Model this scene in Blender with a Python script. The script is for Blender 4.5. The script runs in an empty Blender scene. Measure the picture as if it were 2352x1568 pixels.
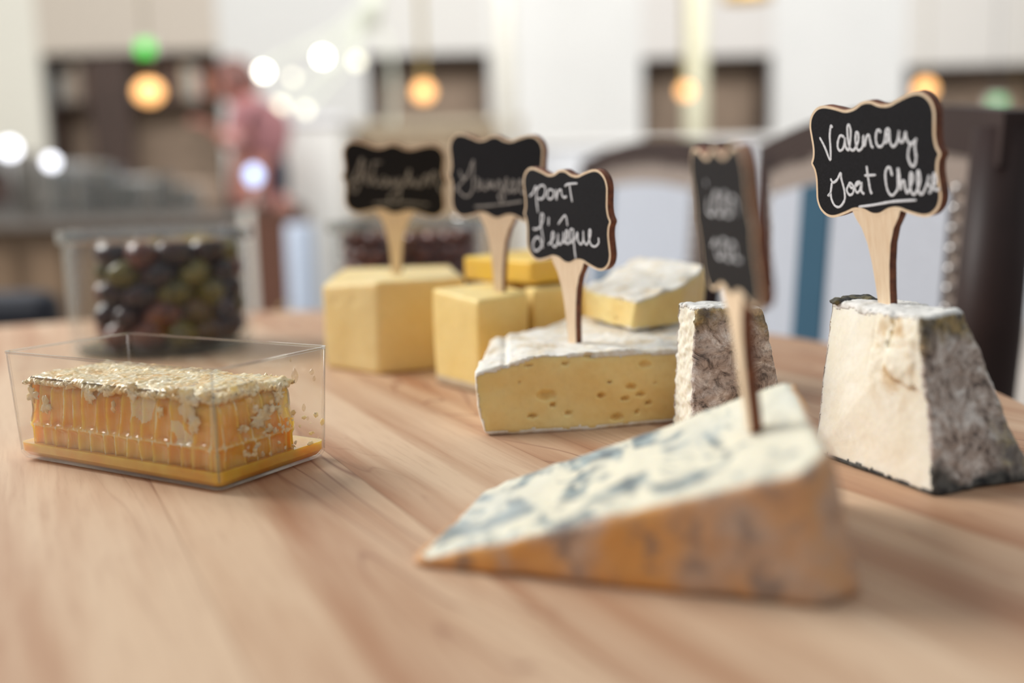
import bpy, bmesh, math, random
from mathutils import Vector, Matrix, noise
random.seed(11)
S = bpy.context.scene
COL = S.collection

# ------------------------------------------------------------------ camera, world, light, exposure
FPX, HY, ROLL, CH = 2352 * 35 / 36, 460.0, math.radians(1.5), 0.12   # table top is z = 0
PA = math.atan((784 - HY) / FPX)
FW = Vector((0, math.cos(PA), -math.sin(PA)))
R0, U0 = Vector((1, 0, 0)), Vector((0, math.sin(PA), math.cos(PA)))
RT = math.cos(ROLL) * R0 - math.sin(ROLL) * U0
UP = math.sin(ROLL) * R0 + math.cos(ROLL) * U0
cd = bpy.data.cameras.new('camera'); cam = bpy.data.objects.new('camera', cd); COL.objects.link(cam)
cam.matrix_world = Matrix(((RT.x, UP.x, -FW.x, 0), (RT.y, UP.y, -FW.y, 0), (RT.z, UP.z, -FW.z, CH), (0, 0, 0, 1)))
cd.lens = 35; cd.sensor_width = 36; cd.clip_start = 0.01; cd.clip_end = 100
cd.dof.use_dof = True; cd.dof.focus_distance = 0.47; cd.dof.aperture_fstop = 2.6
S.camera = cam

W = bpy.data.worlds.new('world'); S.world = W; W.use_nodes = True
# bright overcast light: strongest overhead, weaker at the horizon and below
_t = W.node_tree; _tc = _t.nodes.new('ShaderNodeTexCoord'); _sx = _t.nodes.new('ShaderNodeSeparateXYZ'); _cr = _t.nodes.new('ShaderNodeValToRGB')
_mr = _t.nodes.new('ShaderNodeMapRange'); _mr.inputs[1].default_value = -1
_t.links.new(_tc.outputs['Generated'], _sx.inputs[0]); _t.links.new(_sx.outputs[2], _mr.inputs[0]); _t.links.new(_mr.outputs[0], _cr.inputs[0])
_e = _cr.color_ramp.elements; _e.new(.5); _e.new(.72)
for _x, (_p, _c) in zip(_e, ((0, (.16, .15, .14, 1)), (.5, (.36, .37, .38, 1)), (.72, (.66, .69, .72, 1)), (1, (.92, .96, 1, 1)))): _x.position = _p; _x.color = _c
_t.links.new(_cr.outputs[0], _t.nodes['Background'].inputs[0]); _t.nodes['Background'].inputs[1].default_value = .64

def area(name, loc, target, sx, sy, power, color):
    l = bpy.data.lights.new(name, 'AREA'); l.shape = 'RECTANGLE'; l.size = sx; l.size_y = sy; l.energy = power; l.color = color
    o = bpy.data.objects.new(name, l); COL.objects.link(o); o.location = loc
    o.rotation_euler = (Vector(target) - Vector(loc)).to_track_quat('-Z', 'Y').to_euler()
    return o
area('window_daylight', (-2.45, 1.60, 1.95), (0, .5, 0), 1.9, 1.3, 114, (1.0, 0.985, 0.96))
area('hall_fill', (0.3, 3.0, 3.8), (0.3, 9.4, 1.3), 8, 2, 435, (1.0, 0.98, 0.95))  # unseen fill light, added to brighten the hall behind; faces away from the table

S.view_settings.view_transform = 'Standard'; S.view_settings.look = 'None'
S.view_settings.exposure = 0.0; S.view_settings.gamma = 1.0; S.view_settings.use_curve_mapping = False
S.cycles.use_denoising = True
S.cycles.max_bounces = 10; S.cycles.transparent_max_bounces = 24

# ------------------------------------------------------------------ measuring helpers
def ray(px, py):
    return FW + RT * ((px - 1176) / FPX) - UP * ((py - 784) / FPX)
def P(px, py, z=None, Y=None):
    d = ray(px, py)
    t = (z - CH) / d.z if Y is None else Y / d.y
    return Vector((0, 0, CH)) + d * t
def hit(px, py, o, n):
    d = ray(px, py); c = Vector((0, 0, CH))
    return c + d * ((o - c).dot(n) / d.dot(n))

# ------------------------------------------------------------------ object helpers
def tag(o, label=None, cat=None, group=None, kind=None):
    if label: o['label'] = label
    if cat: o['category'] = cat
    if group: o['group'] = group
    if kind: o['kind'] = kind
    return o
def empty(name, loc, label, cat, group=None, rz=0):
    o = bpy.data.objects.new(name, None); COL.objects.link(o); o.location = loc; o.rotation_euler = (0, 0, rz)
    o.empty_display_size = .01
    return tag(o, label, cat, group)
def link(name, me, m, parent=None, smooth=True, loc=None):
    o = bpy.data.objects.new(name, me); COL.objects.link(o)
    if m is not None:
        ms = m if isinstance(m, (list, tuple)) else [m]
        for x in ms: me.materials.append(x)
    if smooth: me.polygons.foreach_set('use_smooth', [True] * len(me.polygons))
    if loc is not None: o.location = loc
    if parent: o.parent = parent
    return o
def pmesh(name, vs, fs, off=None):
    me = bpy.data.meshes.new(name)
    me.from_pydata([tuple(Vector(v) - off) if off is not None else tuple(v) for v in vs], [], fs); me.update()
    return me
def from_bm(name, bm, off=None):
    if off is not None: bmesh.ops.translate(bm, verts=bm.verts, vec=-Vector(off))
    bmesh.ops.recalc_face_normals(bm, faces=bm.faces)
    me = bpy.data.meshes.new(name); bm.to_mesh(me); bm.free(); return me
def add_box(bm, c, s, rz=0, bev=0):
    r = bmesh.ops.create_cube(bm, size=1, matrix=Matrix.Translation(c) @ Matrix.Rotation(rz, 4, 'Z') @ Matrix.Diagonal((s[0], s[1], s[2], 1)))
    if bev:
        es = list({e for v in r['verts'] for e in v.link_edges})
        bmesh.ops.bevel(bm, geom=es, offset=bev, segments=2, affect='EDGES', profile=.5)
def box(name, c, s, m, parent=None, rz=0, bev=0, off=None):
    bm = bmesh.new(); add_box(bm, Vector(c), s, rz, bev)
    return link(name, from_bm(name, bm, off), m, parent, smooth=False)
def add_tube(bm, pts, rad, n=10, caps=True):
    pts = [Vector(p) for p in pts]; rings = []
    for i, p in enumerate(pts):
        t = (pts[min(i + 1, len(pts) - 1)] - pts[max(i - 1, 0)]).normalized()
        a = t.cross(Vector((0, 0, 1)))
        if a.length < .05: a = t.cross(Vector((0, 1, 0)))
        a.normalize(); b = t.cross(a)
        r = rad[i] if isinstance(rad, (list, tuple)) else rad
        rings.append([bm.verts.new(p + (a * math.cos(2 * math.pi * k / n) + b * math.sin(2 * math.pi * k / n)) * r) for k in range(n)])
    for i in range(len(rings) - 1):
        for k in range(n):
            bm.faces.new((rings[i][k], rings[i][(k + 1) % n], rings[i + 1][(k + 1) % n], rings[i + 1][k]))
    if caps: bm.faces.new(rings[0][::-1]); bm.faces.new(rings[-1])
def tube(name, pts, rad, m, parent=None, n=10, off=None):
    bm = bmesh.new(); add_tube(bm, pts, rad, n)
    return link(name, from_bm(name, bm, off), m, parent)
def lathe(name, prof, m, parent=None, n=64, closed=False, loc=None):
    vs, fs = [], []
    for r, z in prof:
        for k in range(n): vs.append((r * math.cos(2 * math.pi * k / n), r * math.sin(2 * math.pi * k / n), z))
    L = len(prof)
    for i in range(L if closed else L - 1):
        j = (i + 1) % L
        for k in range(n): fs.append((i * n + k, i * n + (k + 1) % n, j * n + (k + 1) % n, j * n + k))
    bm = bmesh.new(); me = bpy.data.meshes.new(name); me.from_pydata(vs, [], fs); bm.from_mesh(me); bpy.data.meshes.remove(me)
    bmesh.ops.remove_doubles(bm, verts=bm.verts, dist=1e-6)
    me = from_bm(name, bm); o = link(name, me, m, parent, loc=loc); me.set_sharp_from_angle(angle=math.radians(32)); return o
def sphere(name, c, r, m, parent=None, seg=24, sc=(1, 1, 1), off=None):
    bm = bmesh.new(); bmesh.ops.create_uvsphere(bm, u_segments=seg, v_segments=seg // 2, radius=r,
        matrix=Matrix.Translation(c) @ Matrix.Diagonal((sc[0], sc[1], sc[2], 1)))
    return link(name, from_bm(name, bm, off), m, parent)
def catmull(pts, sub=6):
    out = []
    n = len(pts)
    for i in range(n - 1):
        p0, p1, p2, p3 = pts[max(i - 1, 0)], pts[i], pts[i + 1], pts[min(i + 2, n - 1)]
        for k in range(sub):
            t = k / sub
            out.append(tuple(.5 * (2 * p1[j] + (p2[j] - p0[j]) * t + (2 * p0[j] - 5 * p1[j] + 4 * p2[j] - p3[j]) * t * t +
                                   (3 * p1[j] - p0[j] - 3 * p2[j] + p3[j]) * t ** 3) for j in range(len(p1))))
    out.append(tuple(pts[-1])); return out

# ------------------------------------------------------------------ materials
def lin(r, g, b):
    f = lambda c: ((c / 255 + .055) / 1.055) ** 2.4 if c > 10 else c / 255 / 12.92
    return (f(r), f(g), f(b), 1)
class M:
    def __init__(s, name, rough=.5, sss=0, sssr=(1, .6, .3), sscale=.004, coat=0, spec=.5):
        s.m = bpy.data.materials.new(name); s.m.use_nodes = True; s.t = s.m.node_tree; s.n = s.t.nodes
        s.b = s.n['Principled BSDF']; s.b.inputs['Roughness'].default_value = rough
        s.b.inputs['Subsurface Weight'].default_value = sss; s.b.inputs['Subsurface Radius'].default_value = sssr
        s.b.inputs['Subsurface Scale'].default_value = sscale; s.b.inputs['Coat Weight'].default_value = coat
        s.b.inputs['Specular IOR Level'].default_value = spec
        s.tc = s.n.new('ShaderNodeTexCoord').outputs['Object']
    def L(s, a, b): s.t.links.new(a, b)
    def mapping(s, scale=(1, 1, 1), rot=(0, 0, 0), loc=(0, 0, 0)):
        n = s.n.new('ShaderNodeMapping'); n.inputs['Scale'].default_value = scale; n.inputs['Rotation'].default_value = rot
        n.inputs['Location'].default_value = loc; s.L(s.tc, n.inputs[0]); return n.outputs[0]
    def noise(s, scale, detail=4, rough=.55, vec=None, dist=0):
        n = s.n.new('ShaderNodeTexNoise'); n.inputs['Scale'].default_value = scale; n.inputs['Detail'].default_value = detail
        n.inputs['Roughness'].default_value = rough; n.inputs['Distortion'].default_value = dist
        s.L(vec if vec is not None else s.tc, n.inputs['Vector']); return n.outputs['Fac']
    def voro(s, scale, vec=None, feature='F1'):
        n = s.n.new('ShaderNodeTexVoronoi'); n.inputs['Scale'].default_value = scale; n.feature = feature
        s.L(vec if vec is not None else s.tc, n.inputs['Vector']); return n.outputs['Distance']
    def ramp(s, fac, stops, interp='LINEAR'):
        n = s.n.new('ShaderNodeValToRGB'); e = n.color_ramp.elements; n.color_ramp.interpolation = interp
        while len(e) < len(stops): e.new(.5)
        for x, (p, c) in zip(e, stops): x.position = p; x.color = c if len(c) == 4 else (*c, 1)
        s.L(fac, n.inputs[0]); return n.outputs[0]
    def mask(s, fac, a, b):
        if a > b: return s.ramp(fac, [(b, (1, 1, 1, 1)), (a, (0, 0, 0, 1))])
        return s.ramp(fac, [(a, (0, 0, 0, 1)), (b, (1, 1, 1, 1))])
    def mix(s, fac, a, b, mode='MIX'):
        n = s.n.new('ShaderNodeMix'); n.data_type = 'RGBA'; n.blend_type = mode
        for v, i in ((fac, 0), (a, 6), (b, 7)):
            if isinstance(v, (int, float)): n.inputs[i].default_value = v
            elif isinstance(v, tuple): n.inputs[i].default_value = v
            else: s.L(v, n.inputs[i])
        return n.outputs[2]
    def math(s, op, a, b=0):
        n = s.n.new('ShaderNodeMath'); n.operation = op
        for v, i in ((a, 0), (b, 1)):
            if isinstance(v, (int, float)): n.inputs[i].default_value = v
            else: s.L(v, n.inputs[i])
        return n.outputs[0]
    def axis(s, k, vec=None):
        n = s.n.new('ShaderNodeSeparateXYZ'); s.L(vec if vec is not None else s.tc, n.inputs[0]); return n.outputs[k]
    def color(s, c):
        if isinstance(c, tuple): s.b.inputs['Base Color'].default_value = c
        else: s.L(c, s.b.inputs['Base Color'])
        return s
    def bump(s, fac, strength=.3, dist=.001):
        n = s.n.new('ShaderNodeBump'); n.inputs['Strength'].default_value = strength; n.inputs['Distance'].default_value = dist
        s.L(fac, n.inputs['Height']); s.L(n.outputs[0], s.b.inputs['Normal']); return s
def flat(name, rgb, rough=.6, metal=0, var=.12, scale=30, **k):
    m = M(name, rough, **k); c = lin(*rgb); n = m.noise(scale, 3)
    m.color(m.ramp(n, [(.3, tuple(x * (1 - var) for x in c[:3])), (.7, tuple(min(1, x * (1 + var)) for x in c[:3]))]))
    m.b.inputs['Metallic'].default_value = metal
    return m.m
def glow(name, rgb, st):
    m = M(name, .4); m.color(lin(*rgb)); m.b.inputs['Emission Color'].default_value = lin(*rgb); m.b.inputs['Emission Strength'].default_value = st
    return m.m
def clear(name, tint=(1, 1, 1, 1), ior=1.45, add=0.0, rough=.02, spots=False):
    m = bpy.data.materials.new(name); m.use_nodes = True; t = m.node_tree; n = t.nodes; n.clear()
    o = n.new('ShaderNodeOutputMaterial'); mx = n.new('ShaderNodeMixShader'); tr = n.new('ShaderNodeBsdfTransparent'); gl = n.new('ShaderNodeBsdfGlossy')
    lw = n.new('ShaderNodeLayerWeight'); lw.inputs[0].default_value = .5
    pw = n.new('ShaderNodeMath'); pw.operation = 'POWER'; pw.inputs[1].default_value = 4.5; t.links.new(lw.outputs['Facing'], pw.inputs[0])
    f0 = ((ior - 1) / (ior + 1)) ** 2
    fr = n.new('ShaderNodeMath'); fr.operation = 'MULTIPLY_ADD'; fr.inputs[1].default_value = .9 - f0; fr.inputs[2].default_value = f0; t.links.new(pw.outputs[0], fr.inputs[0]); tr.inputs[0].default_value = tint; gl.inputs['Roughness'].default_value = rough
    ad = n.new('ShaderNodeMath'); ad.operation = 'ADD'; ad.inputs[1].default_value = add; ad.use_clamp = True
    t.links.new(fr.outputs[0], ad.inputs[0]); t.links.new(ad.outputs[0], mx.inputs[0]); t.links.new(tr.outputs[0], mx.inputs[1])
    t.links.new(gl.outputs[0], mx.inputs[2]); t.links.new(mx.outputs[0], o.inputs[0]); return m

GR = math.atan2(-.492, 1)      # grain direction of the table boards, measured from +Y
def m_table():
    m = M('maple_boards', .5, spec=.22)
    g = m.mapping(rot=(0, 0, GR))                       # rotated so that boards run along local Y
    x = m.axis(0, g)
    # boards
    pid = m.math('FLOOR', m.math('DIVIDE', m.math('ADD', x, .731), .083))
    wn = m.n.new('ShaderNodeTexWhiteNoise'); wn.noise_dimensions = '1D'; m.L(pid, wn.inputs['W'])
    tone = m.ramp(wn.outputs['Value'], [(0, lin(192, 152, 120)), (.35, lin(206, 173, 141)), (.7, lin(213, 184, 154)), (1, lin(184, 142, 108))])
    mp = m.n.new('ShaderNodeCombineXYZ'); y = m.axis(1, g)
    m.L(m.math('ADD', x, m.math('MULTIPLY', pid, .37)), mp.inputs[0]); m.L(m.math('MULTIPLY', y, .06), mp.inputs[1]); m.L(m.math('MULTIPLY', pid, 1.3), mp.inputs[2])
    v = mp.outputs[0]
    br = m.noise(26, 4, .6, v, .4)
    fine = m.noise(420, 3, .6, v)
    c = m.mix(m.mask(br, .42, .66), tone, lin(166, 118, 86))
    c = m.mix(m.math('MULTIPLY', m.mask(fine, .5, .8), .35), c, lin(150, 104, 78))
    # thin dark growth lines
    ln = m.noise(17, 2, .4, v, .2)
    sn = m.math('ABSOLUTE', m.math('SINE', m.math('MULTIPLY', ln, 95)))
    gate = m.mask(m.noise(9, 1, .5, v), .36, .52)
    c = m.mix(m.math('MULTIPLY', m.math('MULTIPLY', m.mask(sn, .22, .0), gate), .8), c, lin(128, 78, 58))
    big = m.noise(5, 2, .5)
    c = m.mix(m.math('MULTIPLY', m.mask(big, .4, .7), .25), c, lin(222, 196, 170))
    edge = m.math('ABSOLUTE', m.math('SUBTRACT', m.math('FRACT', m.math('DIVIDE', m.math('ADD', x, .731), .083)), .5))
    c = m.mix(m.math('MULTIPLY', m.mask(edge, .494, .5), .5), c, lin(120, 78, 55))
    m.color(c); m.bump(fine, .08, .0004); return m.m
def m_paste(name, rgb, rgb2, sc=40, bumpy=.15, sss=.35, rough=.5, fine=260, rim=None):
    m = M(name, rough, sss=sss, sssr=(1, .75, .4), sscale=.005, spec=.35)
    a = m.noise(sc, 4); f = m.noise(fine, 4, .6)
    c = m.mix(m.mask(a, .35, .68), lin(*rgb), lin(*rgb2)); c = m.mix(m.math('MULTIPLY', m.mask(f, .45, .75), .18), c, lin(*[x * .85 for x in rgb2]))
    if rim:
        dx = m.n.new('ShaderNodeVectorMath'); dx.operation = 'SUBTRACT'; m.L(m.tc, dx.inputs[0]); dx.inputs[1].default_value = rim
        sc_ = m.n.new('ShaderNodeVectorMath'); sc_.operation = 'MULTIPLY'; m.L(dx.outputs[0], sc_.inputs[0]); sc_.inputs[1].default_value = (1, 1, .62)
        ln_ = m.n.new('ShaderNodeVectorMath'); ln_.operation = 'LENGTH'; m.L(sc_.outputs[0], ln_.inputs[0])
        st = m.mask(ln_.outputs[1], .019, .006)
        c = m.mix(m.math('MULTIPLY', st, m.math('MULTIPLY', m.mask(m.noise(85, 4, .6, None, .8), .47, .6), .8)), c, lin(204, 168, 112))
    m.color(c); m.bump(f, bumpy, .0006); return m.m
MT = {}
MT['table'] = m_table()
MT['alp'] = m_paste('pale_yellow_cheese', (242, 218, 158), (236, 206, 138), 22, .06)
MT['gru'] = m_paste('golden_cheese', (244, 218, 148), (238, 206, 126), 20, .06)
MT['gru2'] = m_paste('deep_yellow_cheese', (246, 206, 84), (242, 200, 104), 26, .06)
MT['pont'] = m_paste('soft_cream_cheese', (246, 222, 156), (240, 205, 130), 28, .10, .4, .38)
MT['goat'] = m_paste('ivory_goat_curd', (248, 244, 228), (242, 234, 212), 60, .22, .3, .6, 420)
def m_bloom():
    m = M('white_bloomy_rind', .75, sss=.15, sscale=.003)
    a = m.noise(70, 5, .65); b = m.noise(420, 3)
    c = m.mix(m.mask(a, .45, .7), lin(238, 232, 220), lin(214, 190, 150)); c = m.mix(m.math('MULTIPLY', m.mask(b, .45, .7), .4), c, lin(250, 248, 242))
    m.color(c); m.bump(m.math('ADD', a, m.math('MULTIPLY', b, .5)), .5, .0012); return m.m
MT['bloom'] = m_bloom()
def m_ash():
    m = M('grey_ash_rind', .85, spec=.25)
    a = m.noise(110, 6, .72, dist=.8); b = m.noise(45, 3, .5); d = m.noise(300, 4, .7); z = m.axis(2)
    c = m.ramp(a, [(.36, lin(96, 88, 84)), (.45, lin(182, 166, 154)), (.54, lin(206, 194, 184)), (.62, lin(240, 234, 226))])
    c = m.mix(m.math('MULTIPLY', m.mask(d, .52, .66), .6), c, lin(112, 102, 94))
    # olive coloured mould high up, blue grey mould towards one side and the base
    x = m.axis(0)
    zz = m.math('ADD', z, m.math('MULTIPLY', m.math('SUBTRACT', b, .5), .035))
    up = m.mask(zz, .055, .062)
    ol = m.ramp(m.noise(170, 3, .6), [(.35, lin(56, 52, 44)), (.5, lin(112, 98, 56)), (.62, lin(176, 150, 92)), (.75, lin(70, 66, 56))])
    c = m.mix(m.math('MULTIPLY', up, .8), c, ol)
    xx = m.math('ADD', x, m.math('MULTIPLY', m.math('SUBTRACT', b, .5), .03))
    rt = m.mask(xx, .015, .026)
    c = m.mix(m.math('MULTIPLY', rt, .75), c, m.ramp(m.noise(140, 4, .6), [(.35, lin(70, 70, 70)), (.5, lin(118, 114, 106)), (.62, lin(158, 146, 104)), (.75, lin(150, 146, 140))]))
    lo = m.mask(zz, .009, .004)
    dk = m.ramp(m.noise(200, 3), [(.35, lin(44, 46, 48)), (.65, lin(102, 102, 98))])
    c = m.mix(lo, c, dk)
    m.color(c); m.bump(m.math('ADD', a, d), .5, .0010); return m.m
MT['ash'] = m_ash()
def m_dark():
    m = M('dark_mould_rind', .85, spec=.25)
    a = m.noise(150, 5, .6); b = m.noise(60, 2)
    c = m.ramp(a, [(.32, lin(38, 38, 38)), (.5, lin(88, 84, 72)), (.62, lin(142, 128, 78)), (.75, lin(96, 96, 92))])
    m.color(m.mix(m.math('MULTIPLY', m.mask(b, .4, .6), .5), c, lin(70, 74, 78))); m.bump(a, .9, .0016); return m.m
MT['dark'] = m_dark()
def m_top():
    m = M('white_mould_top', .85, spec=.2)
    a = m.noise(110, 5, .65); b = m.noise(240, 3, .6)
    c = m.mix(m.mask(a, .5, .66), lin(236, 234, 228), lin(196, 192, 182)); c = m.mix(m.mask(b, .62, .7), c, lin(40, 42, 44))
    m.color(c); m.bump(a, .8, .0014); return m.m
MT['top'] = m_top()
def m_veined():
    m = M('blue_veined_paste', .5, sss=.3, sssr=(1, .8, .5), sscale=.004, spec=.4)
    v = m.mapping(scale=(1, .55, 1), rot=(0, 0, -.45))
    a = m.noise(62, 4, .55, v, .5); b = m.noise(24, 2); d = m.noise(120, 3, .6)
    c = m.mix(m.mask(b, .35, .65), lin(238, 232, 208), lin(230, 224, 202))
    xs0 = m.axis(0); far = m.math('MULTIPLY', m.mask(xs0, .010, .040), .09); g = m.mask(m.math('SUBTRACT', a, far), .49, .59)
    c = m.mix(m.math('MULTIPLY', g, .9), c, m.mix(m.mask(d, .4, .6), lin(150, 166, 168), lin(74, 92, 104)))
    c = m.mix(m.math('MULTIPLY', m.mask(m.noise(18, 2, .5, v), .5, .62), .4), c, lin(198, 206, 204))
    m.color(c); m.bump(a, .4, .001); return m.m
MT['vein'] = m_veined()
def m_orange():
    m = M('orange_tan_rind', .6, sss=.15, sscale=.003, spec=.3)
    x = m.axis(0)
    a = m.noise(38, 5, .6); b = m.noise(22, 3); d = m.noise(90, 4)
    c = m.mix(m.mask(b, .4, .6), lin(232, 168, 98), lin(216, 166, 124))
    c = m.mix(m.math('MULTIPLY', m.mask(a, .46, .6), .8), c, lin(202, 176, 156))
    c = m.mix(m.math('MULTIPLY', m.mask(d, .54, .64), .7), c, lin(138, 124, 116))
    c = m.mix(m.math('MULTIPLY', m.mask(m.math('ADD', x, m.math('MULTIPLY', b, .02)), .061, .069), .7), c, m.mix(m.mask(a, .48, .58), lin(208, 170, 148), lin(150, 132, 124)))
    m.color(c); m.bump(d, .4, .001); return m.m
MT['orange'] = m_orange()
MT['greyrind'] = flat('pale_grey_rind', (196, 176, 146), .7, sss=.1)
def m_plywood():
    m = M('pale_birch_face', .55); v = m.mapping(scale=(1, 1, .12)); a = m.noise(500, 3, .6, v); b = m.noise(1600, 2, .5)
    m.color(m.mix(m.mask(a, .35, .7), lin(240, 218, 188), lin(228, 200, 166))); m.bump(b, .1, .0002); return m.m
MT['birch'] = m_plywood()
def m_burnt():
    m = M('burnt_cut_edge', .6); a = m.noise(300, 3)
    m.color(m.mix(m.mask(a, .3, .7), lin(92, 48, 30), lin(138, 80, 48))); return m.m
MT['burnt'] = m_burnt()
def m_chalk():
    m = M('chalkboard_black', .7, spec=.15); a = m.noise(1500, 3); m.color(m.mix(m.mask(a, .4, .7), lin(27, 27, 30), lin(36, 36, 40))); m.bump(a, .12, .0002); return m.m
MT['chalk'] = m_chalk()
def m_ink():
    m = M('chalk_white', .8); a = m.noise(1300, 3, .6); m.color(m.mix(m.mask(a, .42, .7), lin(232, 234, 238), lin(190, 192, 198))); return m.m
MT['ink'] = m_ink()
m = M('faint_chalk', .8); m.color(m.mix(m.mask(m.noise(500, 3), .35, .65), lin(168, 164, 160), lin(110, 106, 102))); MT['ink2'] = m.m

# ------------------------------------------------------------------ the table
TC, TR = Vector((-.262, .597, 0)), .554
t = empty('round_table', (TC.x, TC.y, -.75), 'large round maple table with reddish grain carrying all the cheeses', 'table')
o = lathe('tabletop', [(0, -.032), (TR - .006, -.032), (TR, -.026), (TR, -.005), (TR - .005, 0), (0, 0)], MT['table'], t, 160, loc=(0, 0, .75))
MT['darkwood'] = flat('dark_brown_wood', (66, 42, 34), .4, var=.25, scale=18)
lathe('pedestal', [(0, .04), (.30, .04), (.31, .05), (.10, .09), (.055, .15), (.05, .5), (.08, .66), (.22, .717), (0, .717)], MT['darkwood'], t, 48)
lathe('base_foot', [(0, 0), (.33, 0), (.34, .02), (.31, .05), (0, .05)], MT['darkwood'], t, 48)

# ------------------------------------------------------------------ cheese bodies
def remesh(vs, fs, voxel, bev, seg=3, sub=None):
    bm = bmesh.new(); bv = [bm.verts.new(v) for v in vs]
    for f in fs: bm.faces.new([bv[i] for i in f])
    bmesh.ops.recalc_face_normals(bm, faces=bm.faces)
    if bev: bmesh.ops.bevel(bm, geom=list(bm.edges), offset=bev, segments=seg, affect='EDGES', profile=.5)
    bmesh.ops.triangulate(bm, faces=bm.faces)
    me = bpy.data.meshes.new('tmp'); bm.to_mesh(me); bm.free()
    o = bpy.data.objects.new('tmp', me); COL.objects.link(o)
    r = o.modifiers.new('r', 'REMESH'); r.mode = 'VOXEL'; r.voxel_size = voxel
    s = o.modifiers.new('s', 'SMOOTH'); s.iterations = 3; s.factor = .5
    dg = bpy.context.evaluated_depsgraph_get()
    out = bpy.data.meshes.new_from_object(o.evaluated_get(dg))
    bpy.data.objects.remove(o); bpy.data.meshes.remove(me)
    return out
def prism(bot, top):
    n = len(bot)
    vs = [Vector(v) for v in bot] + [Vector(v) for v in top]
    fs = [tuple(range(n))[::-1], tuple(range(n, 2 * n))] + [(i, (i + 1) % n, n + (i + 1) % n, n + i) for i in range(n)]
    return vs, fs
def fnrm(a, b, c): return (Vector(b) - Vector(a)).cross(Vector(c) - Vector(a)).normalized()
def cheese(root, me, classify, disp, mats, names, thick=.0009, zfloor=0.0):
    """body = names[0]; every other class becomes a skin part lying on the body"""
    off = Vector(root.location)
    me.calc_loop_triangles()
    co = [v.co.copy() for v in me.vertices]; nr = [v.normal.copy() for v in me.vertices]
    cl = [classify(Vector(p.center), Vector(p.normal)) for p in me.polygons]
    vc = [set() for _ in co]
    for p, c in zip(me.polygons, cl):
        for i in p.vertices: vc[i].add(c)
    new = []
    for c, n in zip(co, nr):
        d = disp(c, n); q = c + (d if isinstance(d, Vector) else n * d)
        if q.z < zfloor: q.z = zfloor
        new.append(q)
    body = []
    for i, (q, n) in enumerate(zip(new, nr)):
        body.append(q - n * .0006 if 0 not in vc[i] else q)
    bm_ = link(names[0], pmesh(names[0], body, [tuple(p.vertices) for p in me.polygons], off), mats[0], root)
    for k in range(1, len(names)):
        idx, vs, fs = {}, [], []
        for p, c in zip(me.polygons, cl):
            if c != k: continue
            f = []
            for i in p.vertices:
                if i not in idx: idx[i] = len(vs); vs.append(new[i] + nr[i] * .00015)
                f.append(idx[i])
            fs.append(tuple(f))
        if not fs: continue
        for v in vs: v.z = max(v.z, zfloor)
        o = link(names[k], pmesh(names[k], vs, fs, off), mats[k], root)
        s = o.modifiers.new('thickness', 'SOLIDIFY'); s.thickness = thick; s.offset = -1
    bpy.data.meshes.remove(me)
    return bm_
N1 = lambda c, s, o=0: noise.noise(Vector((c.x * s + o, c.y * s, c.z * s)))
def fbm(c, s, o=0): return N1(c, s, o) + .5 * N1(c, s * 2.1, o + 7) + .25 * N1(c, s * 4.3, o + 13)

# --- the hard block with the leftmost sign
root = empty('hard_cheese_block', (-.09, .76, 0), 'tall pale yellow hard cheese block, leftmost, under the blackest sign', 'cheese')
bot = [(-.0947, .6936, 0), (-.035, .722, 0), (-.050, .815, 0), (-.1386 + .003, .800, 0), (-.1386, .7319, 0)]
topz = [(-.0925, .6925, .0665), (-.033, .725, .0655), (-.049, .820, .0685), (-.137, .822, .0685), (-.1385, .7285, .0625)]
vs, fs = prism(bot, topz)
eyes = [(P(775, 692, Y=.722), .0022), (P(817, 690, Y=.71), .002), (P(800, 770, Y=.715), .0012)]
def dsp(c, n):
    d = .0006 * fbm(c, 28)
    for e, r in eyes:
        l = (c - e).length
        if l < r * 2: d -= .002 * (1 - l / (2 * r))
    return d
cheese(root, remesh(vs, fs, .0016, .0022), lambda c, n: 0, dsp, [MT['alp']], ['cheese_body'])

# --- gruyere pieces
root = empty('gruyere_block', (-.02, .66, 0), 'square golden cheese block with a grey rind base, carrying the second sign', 'cheese')
bot = [(-.0205, .610, 0), (.0105, .640, 0), (-.012, .700, 0), (-.052, .672, 0)]
topz = [(-.0200, .606, .0600), (.0112, .634, .0620), (-.012, .700, .0640), (-.0522, .655, .0640)]
bot[3] = (-.052, .657, 0)
vs, fs = prism(bot, topz)
cheese(root, remesh(vs, fs, .0014, .0018), lambda c, n: 1 if c.z < .0065 + .0008 * N1(c, 90) else 0, lambda c, n: .0005 * fbm(c, 30),
       [MT['gru'], MT['greyrind']], ['cheese_body', 'rind'])
root = empty('gruyere_block', (.03, .69, 0), 'golden cheese block standing right behind the second sign block', 'cheese')
bot = [(.0135, .648, 0), (.050, .668, 0), (.044, .742, 0), (-.004, .718, 0)]
topz = [(.0145, .650, .0620), (.052, .670, .0625), (.044, .742, .0640), (-.004, .718, .0640)]
vs, fs = prism(bot, topz)
cheese(root, remesh(vs, fs, .0016, .0018), lambda c, n: 1 if c.z < .006 else 0, lambda c, n: .0005 * fbm(c, 30, 3),
       [MT['gru'], MT['greyrind']], ['cheese_body', 'rind'])
root = empty('gruyere_slab', (.01, .70, .0642), 'small bright yellow cheese slab lying on top of the golden blocks', 'cheese')
bot = [(.0143, .657, .0645), (.052, .690, .0645), (.012, .752, .0645), (-.0337, .712, .0645)]
topz = [(.0145, .655, .0800), (.053, .688, .0812), (.012, .752, .0835), (-.0335, .710, .0815)]
vs, fs = prism(bot, topz)
cheese(root, remesh(vs, fs, .0012, .0014), lambda c, n: 0, lambda c, n: .0005 * fbm(c, 40, 5), [MT['gru2']], ['cheese_body'], zfloor=.0642)

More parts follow.
